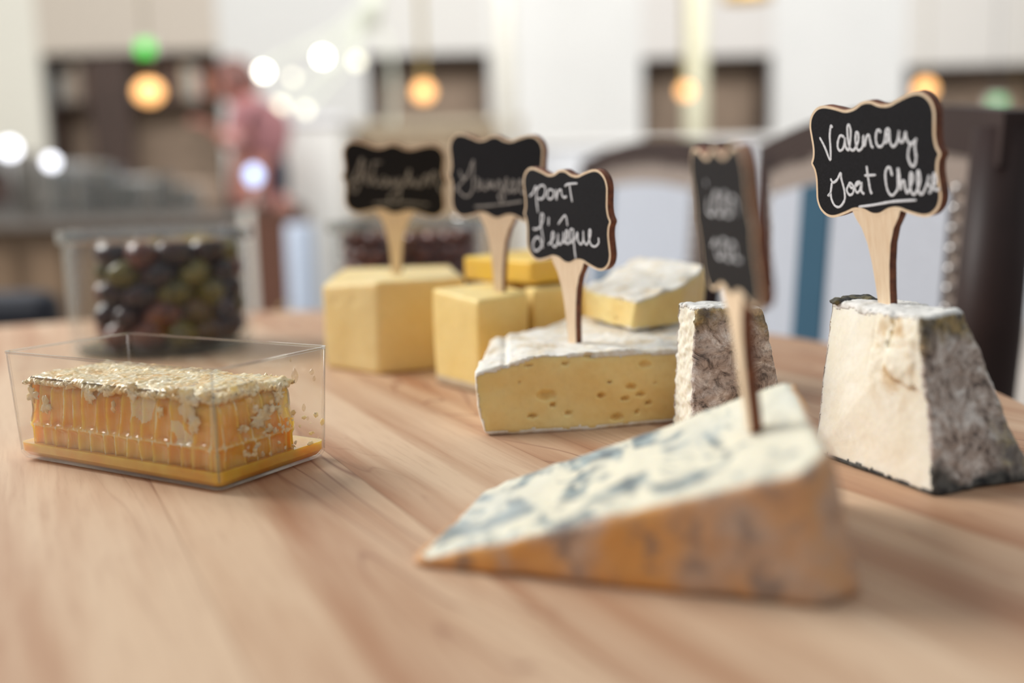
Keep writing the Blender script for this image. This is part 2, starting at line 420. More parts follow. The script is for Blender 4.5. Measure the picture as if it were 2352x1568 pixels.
# --- soft washed-rind wedges
root = empty('soft_cheese_wedge', (.035, .55, 0), 'long soft cheese wedge with holes and a white bloomy top, lying on the table', 'cheese')
bot = [(-.0155, .5005, 0), (.040, .5090, 0), (.094, .522, 0), (.126, .640, 0), (.060, .668, 0), (-.010, .580, 0)]
topz = [(-.0205, .503, .0330), (.018, .509, .0425), (.094, .526, .0395), (.126, .640, .0455), (.060, .668, .0450), (-.013, .574, .040)]
vs, fs = prism(bot, topz)
FN = fnrm((-.0155, .5005, 0), (.094, .522, 0), (-.0155, .5005, .03)); FO = Vector((-.0155, .5005, 0))
hl = [(1255, 908, .0042, .0024), (1355, 818, .0034, .0016), (1270, 930, .0016, .0012), (1485, 838, .0036, .0018), (1300, 835, .0022, .001), (1215, 840, .0026, .0009),
      (1450, 888, .0026, .0013), (1470, 906, .0024, .001), (1380, 908, .002, .0012), (1435, 915, .002, .001), (1415, 957, .0034, .0015), (1305, 948, .002, .001),
      (1222, 955, .0024, .001), (1490, 925, .0018, .0009), (1463, 945, .0012, .0008), (1195, 878, .0014, .0008), (1275, 842, .001, .0006), (1505, 880, .0014, .0008), (1400, 878, .0012, .0006)]
hl = [(hit(a, b, FO, FN), c, d) for a, b, c, d in hl]
def dsp(c, n):
    d = .0009 * fbm(c, 34) + .0003 * fbm(c, 180)
    if n.z > .5: d += .0016 * fbm(c, 55, 4)
    if n.y < -.4 or c.x < -.008: d += .0009 * math.sin(c.z * 190 + 2 * c.x * 30) * .6
    for e, rx, rz in hl:
        v = c - e; q = math.hypot(math.hypot(v.x, v.y) / rx, v.z / rz) + .25 * N1(c, 400)
        if q < 1.25: d -= .0042 * (1 - (q / 1.25) ** 2)
    # the split in the rind near its left end
    e = P(1160, 828, Y=.503); v = c - e
    if abs(v.x) < .0025 and v.z > -.004: d -= .0016 * (1 - abs(v.x) / .0025)
    return d
def cls(c, n):
    w = .0016 * fbm(c, 120)
    if n.z > .45 and c.z > .025: return 1
    if c.z < .0022 + w * .6: return 2
    # rind skin thickness seen on the cut face
    tz = .0330 + (c.x + .0205) / .0385 * .0095 if c.x < .018 else .0425 - (c.x - .018) / .076 * .003
    if c.z > tz - .0030 + w: return 1
    if c.x < -.0135 and n.x < -.6: return 1
    return 0
cheese(root, remesh(vs, fs, .00095, .0024), cls, dsp, [MT['pont'], MT['bloom'], MT['bloom']], ['cheese_body', 'top_rind', 'bottom_rind'], .0012)

root = empty('soft_cheese_piece', (.08, .61, .044), 'small soft cheese piece with a crinkled white rind, resting on the long wedge', 'cheese')
bot = [(.0695, .572, .0435), (.101, .590, .0440), (.123, .628, .0470), (.098, .680, .0470), (.046, .630, .0450)]
topz = [(.0725, .570, .0605), (.104, .592, .0680), (.1255, .628, .0775), (.088, .685, .0800), (.0460, .628, .0640)]
vs, fs = prism(bot, topz)
def dsp(c, n):
    d = .0010 * fbm(c, 40, 2)
    if n.z > .5: d += .0011 * math.sin(c.x * 240 + c.y * 150 + 3 * N1(c, 40)) * .7 + .0008 * fbm(c, 90)
    for e, rx, rz in hl2:
        v = c - e; q = math.hypot(math.hypot(v.x, v.y) / rx, v.z / rz)
        if q < 1: d -= .0022 * (1 - q * q)
    return d
hl2 = [(P(1415, 732, Y=.59), .002, .0012), (P(1395, 722, Y=.598), .0016, .001), (P(1370, 695, Y=.614), .0022, .001), (P(1485, 752, Y=.582), .002, .0012), (P(1430, 690, Y=.585), .0016, .0008)]
cheese(root, remesh(vs, fs, .0010, .0022), lambda c, n: 1 if n.z > .5 and c.z > .055 else (2 if c.z < .0448 + .0012 * fbm(c, 150) and c.z < .048 else 0),
       dsp, [MT['pont'], MT['bloom'], MT['bloom']], ['cheese_body', 'top_rind', 'bottom_rind'], .0010, zfloor=.0432)

# --- the two cut ash pyramids
def pyramid(name, label, bot, top, cut_edges, voxel, seed, notch=None, paste='goat'):
    c0 = sum((Vector(b) for b in bot), Vector()) / len(bot)
    root = empty(name, (c0.x, c0.y, 0), label, 'cheese')
    vs, fs = prism(bot, top); n = len(bot)
    planes = []
    for i in range(n):
        j = (i + 1) % n
        nn = fnrm(bot[i], bot[j], top[i]); o = Vector(bot[i])
        if nn.dot(c0 + Vector((0, 0, .03)) - o) > 0: nn = -nn
        planes.append((o, nn, i in cut_edges))
    edges_ = []
    for i in cut_edges:
        for j in (i, (i + 1) % n): edges_.append((Vector(bot[j]), (Vector(top[j]) - Vector(bot[j])).normalized()))
    def cls(c, nr):
        if c.z > .064 and nr.z > .55: return 2
        w = .0006 * fbm(c, 260, seed)
        best = max(planes, key=lambda p: nr.dot(p[1]))
        if best[2]:
            dd = min((c - a).cross(b).length for a, b in edges_)
            if dd < .0017 + w: return 1
            if c.z < .0022 + w * 2: return 1
            if c.z > TOPZ - .0026 + w * 2.: return 2
            return 0
        return 1
    TOPZ = max(v[2] for v in top)
    def dsp(c, nr):
        rind = max(planes, key=lambda p: nr.dot(p[1]))
        if rind[2] and nr.z < .5:
            d = .0005 * fbm(c, 32, seed) + .00012 * fbm(c, 300, seed)
        else:
            d = .0012 * fbm(c, 60, seed) + .0004 * fbm(c, 210, seed)
            if not rind[2] and c.z > .045: d += .0012 * max(0, fbm(c, 75, seed + 3))
        if notch: d += notch(c, nr)
        return d
    cheese(root, remesh(vs, fs, voxel, .0013), cls, dsp, [MT[paste], MT['ash'], MT['top']], ['cheese_body', 'ash_rind', 'top_crust'], .0006)
    return root, planes
VN, VL = Vector((.1651, .3788, 0)), Vector((.1385, .4500, 0))
vb = [VN, (.2145, .3990, 0), (.196, .468, 0), VL]
vt = [(.1618, .3868, .0702), (.1835, .4020, .0702), (.1795, .448, .0708), (.1475, .4560, .0706)]
FO2 = VN; FN2 = fnrm(VN, VL, vt[0])
crk = [(2045, 712), (2048, 735), (2044, 760), (2041, 780)]
crk = [hit(a, b, FO2, FN2) for a, b in crk]
_cc = sum((Vector(b) for b in vb), Vector()) / 4; _st = hit(2052, 800, FO2, FN2) - Vector((_cc.x, _cc.y, 0))
MT['goat2'] = m_paste('stained_goat_curd', (248, 244, 228), (242, 234, 212), 60, .22, .3, .6, 420, tuple(_st))
ED = (VL - VN).normalized()
def vnotch(c, nr):
    d = 0
    if nr.dot(Vector((-.93, -.36, 0))) > .5:
        u = (c - VN).dot(ED)
        for e in crk:
            hd = abs(u - (e - VN).dot(ED)); k = .0014 * (1 + .5 * N1(c, 300))
            if hd < k and abs(c.z - e.z) < .0030: d = min(d, -.0050 * (1 - hd / k))
        # broken slab beside the crack, standing a little proud
        if u < .030 + .002 * N1(c, 160) and c.z > .038 + .27 * max(u, 0) + .0035 * N1(c, 120) and d == 0: d += .0017
        if c.z > .042 and .012 < u < .042: d += .0011 * fbm(c, 110, 9)
    return d
pyramid('ash_goat_cheese', 'large cut goat cheese pyramid with grey ash rind, at the far right under its sign', vb, vt, {3}, .0009, 1, vnotch, 'goat2')
proot = bpy.data.objects['ash_goat_cheese']
bm = bmesh.new()
for px, py, r_ in ((1925, 689, .0034), (1945, 687, .0038), (1962, 684, .0046), (1982, 684, .0050), (1996, 687, .0036)):
    c_ = P(px, py + 3, z=.0705); bmesh.ops.create_icosphere(bm, subdivisions=4, radius=r_, matrix=Matrix.Translation(c_) @ Matrix.Diagonal((1.1, 1.2, .42, 1)))
for v in bm.verts: v.co += Vector((noise.noise(v.co * 500), noise.noise(v.co * 500 + Vector((9, 0, 0))), noise.noise(v.co * 420 + Vector((0, 9, 0))))) * .0011
rm = bpy.data.meshes.new('mould_patch'); bm.to_mesh(rm); bm.free()
tmp = bpy.data.objects.new('tmp', rm); COL.objects.link(tmp); q_ = tmp.modifiers.new('r', 'REMESH'); q_.mode = 'VOXEL'; q_.voxel_size = .0006
rm2 = bpy.data.meshes.new_from_object(tmp.evaluated_get(bpy.context.evaluated_depsgraph_get())); bpy.data.objects.remove(tmp); bpy.data.meshes.remove(rm)
for v in rm2.vertices: v.co -= proot.location
rm2.name = 'mould_patch'; link('mould_patch', rm2, MT['dark'], proot)
pb = [(.0853, .4720, 0), (.1345, .4660, 0), (.129, .500, 0), (.0825, .506, 0)]
pt = [(.0890, .4745, .0665), (.1190, .4540 + .014, .0668), (.114, .495, .068), (.0835, .4925, .0672)]
def pnotch(c, nr):
    d = 0
    if nr.x < -.5: d += .0010 * fbm(c, 240, 2)
    return d
pyramid('ash_goat_cheese', 'goat cheese quarter with grey rind, behind the blue cheese stick sign', pb, pt, {3}, .0008, 21, pnotch)

# --- blue cheese wedge
root = empty('blue_cheese_wedge', (.05, .34, 0), 'big blue veined wedge with orange tan rind, nearest to the camera', 'cheese')
A, A2 = (-.0355, .3185), (-.0115, .3985)
bot = [(*A, 0), (.0900, .2735, 0), (.1035, .2860, 0), (.1210, .3780, 0), (*A2, 0)]
topz = [(*A, .0022), (.0835, .2775, .0420), (.0945, .2890, .0440), (.1068, .3740, .0500), (*A2, .0030)]
vs, fs = prism(bot, topz)
nfr = fnrm(bot[0], bot[1], topz[1]); ntop = fnrm(topz[0], topz[1], topz[3])
if ntop.z < 0: ntop = -ntop
def cls(c, n):
    if n.dot(ntop) > .78 and c.z > .003: return 0
    return 1
def dsp(c, n):
    d = .0012 * fbm(c, 26) + .0004 * fbm(c, 130)
    if n.dot(ntop) > .7:
        q = noise.noise(Vector((c.x * 70, c.y * 38, 2)))
        if q > .25: d -= .0035 * (q - .25)
    return d
cheese(root, remesh(vs, fs, .0013, .0035, 4), cls, dsp, [MT['vein'], MT['orange']], ['veined_paste', 'rind'], .0010)

# ------------------------------------------------------------------ chalkboard signs
HALF = [(0, 24.6), (3, 24.2), (7.5, 22.4), (12.5, 22.0), (18, 23.6), (25, 25.2), (30, 24.6), (34, 21.5), (35.7, 17), (35.4, 12), (35.0, 7), (35.6, 3), (37.0, 0)]
def outline(inset=0):
    q = [(x, y) for x, y in HALF]
    r = q + [(x, -y) for x, y in q[-2::-1]]
    full = r + [(-x, y) for x, y in r[-2:0:-1]]
    full = catmull(full + [full[0]], 4)[:-1]
    if inset:
        n = len(full); out = []
        for i in range(n):
            a, b = Vector(full[i - 1]), Vector(full[(i + 1) % n]); tv = (b - a).normalized(); nv = Vector((tv.y, -tv.x))
            out.append((full[i][0] + nv.x * inset, full[i][1] + nv.y * inset))
        full = out
    return full
def slab(name, ol, y0, y1, mats, parent, side=1):
    """outline in mm, extruded from y0 (front) to y1; front and back use mats[0], the rim mats[side]"""
    n = len(ol); vs = [(x / 1e3, y0, z / 1e3) for x, z in ol] + [(x / 1e3, y1, z / 1e3) for x, z in ol]
    bm = bmesh.new(); bv = [bm.verts.new(v) for v in vs]
    bm.faces.new(bv[:n]); bm.faces.new(bv[n:][::-1])
    for i in range(n):
        f = bm.faces.new((bv[i], bv[(i + 1) % n], bv[n + (i + 1) % n], bv[n + i])); f.material_index = side; f.smooth = True
    me = from_bm(name, bm); return link(name, me, mats, parent, smooth=False)
TH = .0043
def strokes(name, lines, w, mat, parent, h=.00007):
    vs, fs = [], []
    for ln in lines:
        p = catmull([tuple(q) for q in ln], 5); p = [Vector(q) for q in p]; base = len(vs); k = len(p)
        for i, q in enumerate(p):
            tv = (p[min(i + 1, k - 1)] - p[max(i - 1, 0)]); tv = tv.normalized() if tv.length > 1e-9 else Vector((1, 0)); nv = Vector((-tv.y, tv.x))
            ww = w * (.85 + .25 * noise.noise(Vector((q.x * 300, q.y * 300, len(vs)))))
            e = 1 if 0 < i < k - 1 else .6
            for s, hh in ((-1, 0), (-.6, h), (.6, h), (1, 0)):
                a = q + nv * (s * ww * e); vs.append((a.x, -TH / 2 - .00012 - hh, a.y))
        for i in range(k - 1):
            b = base + 4 * i
            for j in range(3): fs.append((b + j, b + j + 1, b + j + 5, b + j + 4))
    me = pmesh(name, vs, fs); return link(name, me, mat, parent, smooth=False)
def sign(label, pos, yaw, lean, tilt, sc, raw, off, sc_px, w, ink, stem=72):
    c = Vector((0, 0, CH)); pos = c + (Vector(pos) - c) * sc
    Rm = Matrix.Rotation(math.radians(yaw), 3, 'Z') @ Matrix.Rotation(math.radians(lean), 3, 'X') @ Matrix.Rotation(math.radians(tilt), 3, 'Y')
    r = empty('chalkboard_sign', (0, 0, 0), label, 'sign'); r.matrix_world = Matrix.Translation(pos) @ Rm.to_4x4()
    r.rotation_mode = 'XYZ'
    k = sc
    pl = slab('board', [(x * k, z * k) for x, z in outline()], -TH / 2, TH / 2, [MT['birch'], MT['burnt']], r)
    ol = outline(1.25)
    cp = slab('chalk_panel', [(x * k, z * k) for x, z in ol], -TH / 2 - .00012, -TH / 2 + .0004, [MT['chalk'], MT['chalk']], r)
    L = stem
    half = [(14.0, -22.0), (12.4, -25.4), (9.2, -30), (6.6, -37), (5.0, -46), (4.0, -56), (3.2, -L + 2)]
    so = half + [(0, -L)] + [(-x, z) for x, z in half[::-1]]
    slab('stem', [(x * k, z * k) for x, z in so], -TH / 2 + .00006, TH / 2 - .00006, [MT['birch'], MT['burnt']], r)
    nv = Rm @ Vector((0, -1, 0)); fo = pos + nv * (TH / 2)
    Ri = Rm.transposed(); L2 = []
    for ln in raw:
        q = []
        for x, y in ln:
            l = Ri @ (hit(off[0] + x / sc_px, off[1] + y / sc_px, fo, nv) - pos)
            q.append((max(-.0355 * k, min(.0355 * k, l.x)), l.z))
        L2.append(q)
    strokes('lettering', L2, w, ink, r)
    return r
VAL = [[(130,378),(165,445),(203,535),(205,450),(200,370),(207,300),(218,312)],
 [(300,378),(275,365),(258,400),(255,445),(270,470),(292,455),(303,410),(305,380),(310,440),(330,466),(342,400),(345,330),(332,290),(322,310),(325,380),(335,440),(355,468),(375,455),(398,400),(396,352),(383,345),(378,400),(388,455),(405,468),(428,440),(432,365),(440,440),(455,375),(470,362),(480,400),(490,440),(503,446)],
 [(555,345),(537,325),(522,350),(520,400),(532,436),(558,440),(580,400),(590,330),(606,320),(612,345),(592,365),(582,410),(600,405),(614,350),(616,400),(632,440),(655,430),(672,390),(680,330),(678,370),(690,410),(710,400),(725,340),(730,380),(752,420),(780,410),(802,385)],
 [(795,390),(790,450),(798,520),(785,575),(760,565),(742,510),(752,440),(775,425)],
 [(205,662),(222,690),(250,672),(275,625),(280,665),(300,740),(303,810),(270,858),(235,850),(212,805),(205,765),(188,785),(205,760),(215,690)],
 [(335,700),(318,740),(335,775),(360,765),(365,720),(345,695),(335,700),(350,728),(378,715),(410,690),(388,690),(375,730),(390,760),(410,740),(420,690),(420,750),(440,770)],
 [(455,575),(465,650),(480,740),(492,770)],[(440,642),(520,638)],
 [(632,645),(618,590),(598,590),(585,630),(590,700),(605,755),(630,780),(655,760),(672,720),(672,590),(685,660),(690,740),(700,690),(715,680),(725,740),(740,760),(770,690),(775,640),(760,625),(755,690),(765,755),(790,770),(825,690),(820,620),(808,615),(808,700),(820,760),(845,765),(880,680),(890,640),(880,690),(905,740),(885,765)],
 [(890,760),(935,690),(930,640),(920,630),(915,690),(930,740),(962,735)],[(400,858),(500,846),(640,822),(800,812)]]
PON = [[(100,300),(130,270),(150,218),(158,240),(160,330),(172,440)],[(160,250),(190,212),(225,212),(235,250),(225,300),(200,325),(172,318)],
 [(285,240),(262,250),(253,280),(258,315),(280,325),(305,300),(305,262),(285,240)],[(325,240),(330,330),(338,285),(352,250),(370,248),(378,290),(395,312),(418,300)],
 [(440,190),(450,260),(465,350)],[(402,215),(430,196),(510,190)],
 [(130,578),(155,582),(190,562),(217,500),(215,455),(200,458),(195,520),(205,600),(215,680),(195,740),(155,770),(130,740),(132,690),(160,652),(190,668),(215,745)],
 [(264,478),(262,550)],[(260,715),(290,685),(310,640),(300,605),(290,640),(292,705),(315,735),(338,700),(345,620),(345,690),(360,715),(385,680),(390,610),(393,680),(405,700),(425,640),(425,600),(412,600),(410,670),(425,710),(445,690)],
 [(345,540),(405,465),(425,555)],[(470,580),(450,590),(445,660),(458,700),(473,660),(475,580),(480,700),(495,838)],
 [(492,680),(510,610),(515,680),(540,712),(558,680),(560,600),(565,680),(590,715),(615,660),(625,600),(612,590),(610,660),(630,720),(665,730),(692,700),(690,655)]]
GRU = [[(1140,375),(1160,440),(1200,440),(1240,360),(1268,280),(1270,350),(1268,450),(1262,560),(1220,620),(1170,612),(1130,565),(1110,550),(1150,500),(1210,440)],
 [(1300,440),(1315,480),(1300,550),(1330,545),(1350,470),(1352,530),(1380,560),(1405,520),(1410,470),(1425,545),(1450,480),(1462,540),(1490,540),(1512,470),(1535,560),(1560,630),(1535,672),(1510,620),(1550,560),(1590,500),(1582,450),(1570,500),(1590,580),(1620,570),(1640,470),(1655,500),(1645,580),(1680,565),(1720,490),(1705,470),(1700,540),(1730,590),(1760,570)],
 [(1280,720),(1500,702),(1740,668)]]
ALP = [[(80,480),(130,445),(180,340),(212,258),(205,380),(190,490),(150,580),(110,560),(98,505),(160,465),(230,420),(262,290),(245,400),(270,500),(300,470),(330,290),(318,420),(340,512),(380,490)],
 [(320,300),(400,298)],[(432,440),(402,450),(390,500),(425,520),(450,455),(460,510),(485,518),(505,460),(512,510),(540,500),(562,450),(572,560),(550,680),(492,680),(470,625),(560,560),(620,480),(662,370),(650,520),(690,470),(720,530),(750,450),(742,512),(780,520),(802,450),(832,425),(850,520),(872,420),(912,400),(930,500),(968,590)],
 [(320,690),(600,680),(850,702)]]
BLU = [[(165,330),(160,400),(190,420),(195,330),(215,300),(215,400),(240,420),(245,320),(262,310),(262,410),(290,420),(290,330),(315,350),(325,420)],
 [(205,560),(215,650),(240,660),(240,570),(262,580),(268,660),(290,670),(288,590),(310,600),(318,670),(345,680)], [(185,600),(205,560)], [(150,230),(155,260)]]
sign('chalk sign with two lines of white handwriting in the large goat cheese', (.158, .4344, .1339), -65.1, 8.3, -.5, 1.0, VAL, (1840, 190), 3.015, .00066, MT['ink'])
sign('chalk sign with two short words standing in the long soft wedge', (.0307, .5204, .1107), -56.3, 5.4, 3.4, 1.05, PON, (1190, 370), 3.732, .00066, MT['ink'])
sign('chalk sign with one underlined word, half hidden behind another sign', (-.006, .5965, .1336), -39, 5.2, 4.5, 1.055, GRU, (780, 300), 4.127, .0008, MT['ink2'])
sign('chalk sign facing the camera squarely, leftmost of all signs', (-.0773, .6902, .1365), -7.9, 14.4, 4.7, 1.10, ALP, (780, 300), 4.127, .0009, MT['ink2'])
sign('chalk sign seen almost edge-on, stuck in the blue veined wedge', (.0719, .3276, .1111), -88.0, 7.8, 1.5, 1.0, BLU, (1560, 320), 2.45, .0006, MT['ink'])

# ------------------------------------------------------------------ honey tub
HO, HTH, HW, HL, HH, HT = Vector((-.1248, .4070, 0)), 1.0337, .0688, .139, .054, .0019
MT['plastic'] = clear('clear_plastic', (.985, .985, .98, 1), 1.42, .0)
MT['rimplastic'] = clear('clear_plastic_rim', (.93, .93, .93, 1), 1.5, .16, .12)
tub = empty('plastic_tub', HO, 'clear rectangular plastic tub holding a block of honeycomb', 'tub', rz=HTH)
def rrect(x0, y0, x1, y1, r, n=6):
    o = []
    for cx, cy, a0 in ((x1 - r, y0 + r, -90), (x1 - r, y1 - r, 0), (x0 + r, y1 - r, 90), (x0 + r, y0 + r, 180)):
        for k in range(n + 1):
            a = math.radians(a0 + 90 * k / n); o.append((cx + r * math.cos(a), cy + r * math.sin(a)))
    return o
def loft(name, rings, mat, parent, cap0=False, cap1=False, off=None):
    vs, fs = [], []; n = len(rings[0][0])
    for ring, z in rings: vs += [(x, y, z) for x, y in ring]
    for i in range(len(rings) - 1):
        for k in range(n): fs.append((i * n + k, i * n + (k + 1) % n, (i + 1) * n + (k + 1) % n, (i + 1) * n + k))
    if cap0: fs.append(tuple(range(n))[::-1])
    if cap1: fs.append(tuple(range((len(rings) - 1) * n, len(rings) * n)))
    bm = bmesh.new(); me = pmesh(name, vs, fs); bm.from_mesh(me); bpy.data.meshes.remove(me)
    me = from_bm(name, bm); o = link(name, me, mat, parent); me.set_sharp_from_angle(angle=math.radians(32)); return o
def tr_(z, ins):      # wall outline at height z, inset by ins
    o = HT * z / HH - ins
    return rrect(-o, -o, HW + o, HL + o, .0042)
WT = .0007
rings = [(rrect(.004, .004, HW - .004, HL - .004, .003), .0004), (rrect(.0012, .0012, HW - .0012, HL - .0012, .004), .0014), (tr_(.004, 0), .004)]
rings += [(tr_(HH, 0), HH), (tr_(HH, WT), HH)]
rings += [(tr_(.004, WT), .0045), (rrect(.002, .002, HW - .002, HL - .002, .004), .0022), (rrect(.004, .004, HW - .004, HL - .004, .003), .0014)]
loft('tub_wall', rings, MT['plastic'], tub, True, True)
loft('tub_rim', [(tr_(HH, -.0004), HH - .0009), (tr_(HH, -.0004), HH + .0002), (tr_(HH, WT + .0001), HH + .0002), (tr_(HH, WT + .0001), HH - .0009), (tr_(HH, -.0004), HH - .0009)], MT['rimplastic'], tub)
for cx, cy in ((0, 0), (HW, 0), (HW, HL), (0, HL)):
    sx, sy = (-1 if cx == 0 else 1), (-1 if cy == 0 else 1)
    a, b = cx - sx * .0013, cy - sy * .0013
    tube('tub_corner', [(a, b, .005), (a + sx * HT, b + sy * HT, HH - .001)], .00045, MT['rimplastic'], tub, 8)
def m_honey(name, st=.5):
    m = M(name, .12, sss=.0, coat=.6, spec=.6)
    m.b.inputs['Transmission Weight'].default_value = .0
    a = m.noise(60, 3); c = m.mix(m.mask(a, .35, .65), lin(250, 190, 72), lin(240, 166, 44)); m.color(c)
    m.b.inputs['Subsurface Weight'].default_value = .85; m.b.inputs['Subsurface Radius'].default_value = (1, .58, .16); m.b.inputs['Subsurface Scale'].default_value = .016
    return m
hm = m_honey('amber_honey'); MT['honey'] = hm.m
def m_comb():
    m = m_honey('honey_filled_comb'); a = m.noise(150, 5, .65, dist=.5); b = m.noise(45, 3)
    v = m.mapping(scale=(1, 1, .12)); s_ = m.noise(300, 3, .6, v)
    at = m.n.new('ShaderNodeAttribute'); at.attribute_name = 'wax'; w = at.outputs['Fac']
    base = m.mix(m.mask(b, .35, .65), lin(248, 194, 96), lin(236, 164, 58))
    c = m.mix(m.math('MULTIPLY', m.mask(s_, .5, .66), .45), base, lin(248, 210, 146))
    wv = m.math('ADD', w, m.math('MULTIPLY', m.math('SUBTRACT', a, .5), 1.1))
    c = m.mix(m.math('MULTIPLY', m.mask(wv, .35, .6), .9), c, lin(246, 228, 192)); m.color(c); m.bump(a, .3, .0006); return m.m
MT['comb'] = m_comb()
def m_wax():
    m = M('torn_beeswax', .32, sss=.4, sssr=(1, .8, .5), sscale=.004, coat=.5); a = m.noise(190, 5, .65); b = m.noise(70, 3)
    c = m.mix(m.mask(a, .4, .62), lin(246, 230, 196), lin(240, 206, 146)); c = m.mix(m.math('MULTIPLY', m.mask(b, .5, .66), .7), c, lin(236, 178, 92)); m.color(c); m.bump(m.noise(520, 5, .7), .5, .0008); return m.m
MT['wax'] = m_wax()
# honey pool
pool = []
bm = bmesh.new()
hr = [(rrect(.0048, .0048, HW - .0048, HL - .0048, .003), .0016), (rrect(.0026, .0026, HW - .0026, HL - .0026, .0036), .0026), (tr_(.0045, WT + .0002), .0050)]
ring = []
for x, y in rrect(-HT * .2 + WT + .0003, -HT * .2 + WT + .0003, HW + HT * .2 - WT - .0003, HL + HT * .2 - WT - .0003, .0042, 6): ring.append((x, y))
honey = loft('honey_pool', hr + [(ring, .0090)], MT['honey'], None, True, True)
honey.location = HO; honey.rotation_euler = (0, 0, HTH)
tag(honey, 'amber liquid honey pooled across the bottom of the clear tub', 'honey', kind='stuff')
# comb block
comb = empty('honeycomb', HO, 'cut block of honeycomb with torn white wax inside the clear tub', 'honeycomb', rz=HTH)
X0, X1, Y0, Y1, CZ = .0022, .0500, .0024, .1310, .0415
WX = []
def comb_mesh():
    # each side of the block is a sheet of fluted columns (cells), the two layers meet at a mid rib
    vs, fs = [], []
    per = []
    nx, ny = 130, 340
    for i in range(ny): per.append((X0, Y1 - (Y1 - Y0) * i / ny, -1, 0))
    for i in range(nx): per.append((X0 + (X1 - X0) * i / nx, Y0, 0, -1))
    for i in range(ny): per.append((X1, Y0 + (Y1 - Y0) * i / ny, 1, 0))
    for i in range(nx): per.append((X1 - (X1 - X0) * i / nx, Y1, 0, 1))
    nz = 44; n = len(per)
    for j in range(nz + 1):
        z = .0062 + (CZ - .0062) * j / nz
        for k, (x, y, ax, ay) in enumerate(per):
            u = y if ax else x
            pitch = .0082 if z > .0185 else .0086
            lean = (z - .0185) * .14 if z > .0185 else 0
            w = (u + lean + .0042 * noise.noise(Vector((u * 70, z * 26, 3)))) / pitch
            fl = abs(math.sin(math.pi * w)); ridge = max(0, (1 - fl - .72) / .28)
            d = -.0013 * fl + .0007 * ridge                   # cells with thin walls between
            rib = math.exp(-((z - .0185) / .0012) ** 2); d = d * (1 - rib) + .0004 * rib
            d += .0008 * noise.noise(Vector((x * 130, y * 130, z * 60))) - .0005
            top = max(0, (z - (CZ - .006)) / .006); d -= .0016 * top * (1 + noise.noise(Vector((x * 240, y * 240, 9))))
            tear = noise.noise(Vector((x * 50, y * 50, z * 70 + 4)))
            if z > .019 and tear > .15: d -= .004 * (tear - .15)
            vs.append((x + ax * d, y + ay * d, z)); WX.append(min(1, ridge * (.5 + .8 * noise.noise(Vector((u * 200, z * 90, 6)))) + .45 * rib + .9 * max(0, (z - CZ + .005) / .005) + (.7 if tear > .3 and z > .019 else 0)))
    for j in range(nz):
        for k in range(n): fs.append((j * n + k, j * n + (k + 1) % n, (j + 1) * n + (k + 1) % n, (j + 1) * n + k))
    fs.append(tuple(range(n))[::-1]); fs.append(tuple(range(nz * n, (nz + 1) * n)))
    return vs, fs
vs, fs = comb_mesh()
bm = bmesh.new(); me = pmesh('comb_cells', vs, fs); bm.from_mesh(me); bpy.data.meshes.remove(me)
me = from_bm('comb_cells', bm); at_ = me.attributes.new('wax', 'FLOAT', 'POINT'); at_.data.foreach_set('value', WX); link('comb_cells', me, MT['comb'], comb)
# crumbly wax cap
nx, ny = 120, 300; vs, fs = [], []
for j in range(ny + 1):
    for i in range(nx + 1):
        x = X0 - .0008 + (X1 - X0 + .0016) * i / nx; y = Y0 - .0008 + (Y1 - Y0 + .0016) * j / ny
        e = min(x - X0, X1 - x, y - Y0, Y1 - y)
        h = CZ - .0003 + .0010 * noise.noise(Vector((x * 70, y * 70, 1))) + .0008 * noise.noise(Vector((x * 200, y * 320, 5))) + .0005 * noise.noise(Vector((x * 600, y * 600, 8)))
        h += .0025 * max(0, noise.noise(Vector((x * 45, y * 30, 12)))) + .0010
        if e < .0022: h -= .0017 * (1 - max(e, -.0008) / .0022) * (1 + 1.2 * noise.noise(Vector((x * 520, y * 520, 2))))
        vs.append((x, y, h))
for j in range(ny):
    for i in range(nx):
        a = j * (nx + 1) + i; fs.append((a, a + 1, a + nx + 2, a + nx + 1))
o = link('wax_cap', pmesh('wax_cap', vs, fs), MT['wax'], comb); s = o.modifiers.new('thickness', 'SOLIDIFY'); s.thickness = .0016; s.offset = -1
# torn flakes hanging on the cut faces
hside = Matrix.Translation(HO) @ Matrix.Rotation(HTH, 4, 'Z'); hinv = hside.inverted()
def on_wall(px, py, face):     # picture point -> tub coordinates on the comb face
    if face == 'f': o, n = hside @ Vector((X0, 0, 0)), hside.to_3x3() @ Vector((1, 0, 0))
    elif face == 's': o, n = hside @ Vector((0, Y0, 0)), hside.to_3x3() @ Vector((0, 1, 0))
    else: o, n = hside @ Vector((0, WT, 0)), hside.to_3x3() @ Vector((0, 1, 0))
    return hinv @ hit(px, py, o, n)
def flake(c, r, ax, seed, el=1.0):
    rnd = random.Random(seed); vs, fs = [], []; n = 34
    lay = [(0, 1.0), (.35, .95), (.7, .7), (1, .25)]
    for q, s_ in lay:
        for k in range(n):
            a = 2 * math.pi * k / n; rr = r * s_ * (1 + .75 * noise.noise(Vector((math.cos(a) * 1.7, math.sin(a) * 1.7, seed))) + .45 * noise.noise(Vector((math.cos(a) * 5, math.sin(a) * 5, seed + 3))))
            u, w = math.cos(a) * rr, math.sin(a) * rr * el; d = -.0010 * q - .0012 * noise.noise(Vector((u * 700, w * 700, seed)))
            vs.append((c.x + (d if ax == 'f' else u), c.y + (u if ax == 'f' else d), min(c.z + w, .0445)))
    for j in range(3):
        for k in range(n): fs.append((j * n + k, j * n + (k + 1) % n, (j + 1) * n + (k + 1) % n, (j + 1) * n + k))
    fs.append(tuple(range(n))[::-1]); fs.append(tuple(range(3 * n, 4 * n)))
    return vs, fs
k = 0
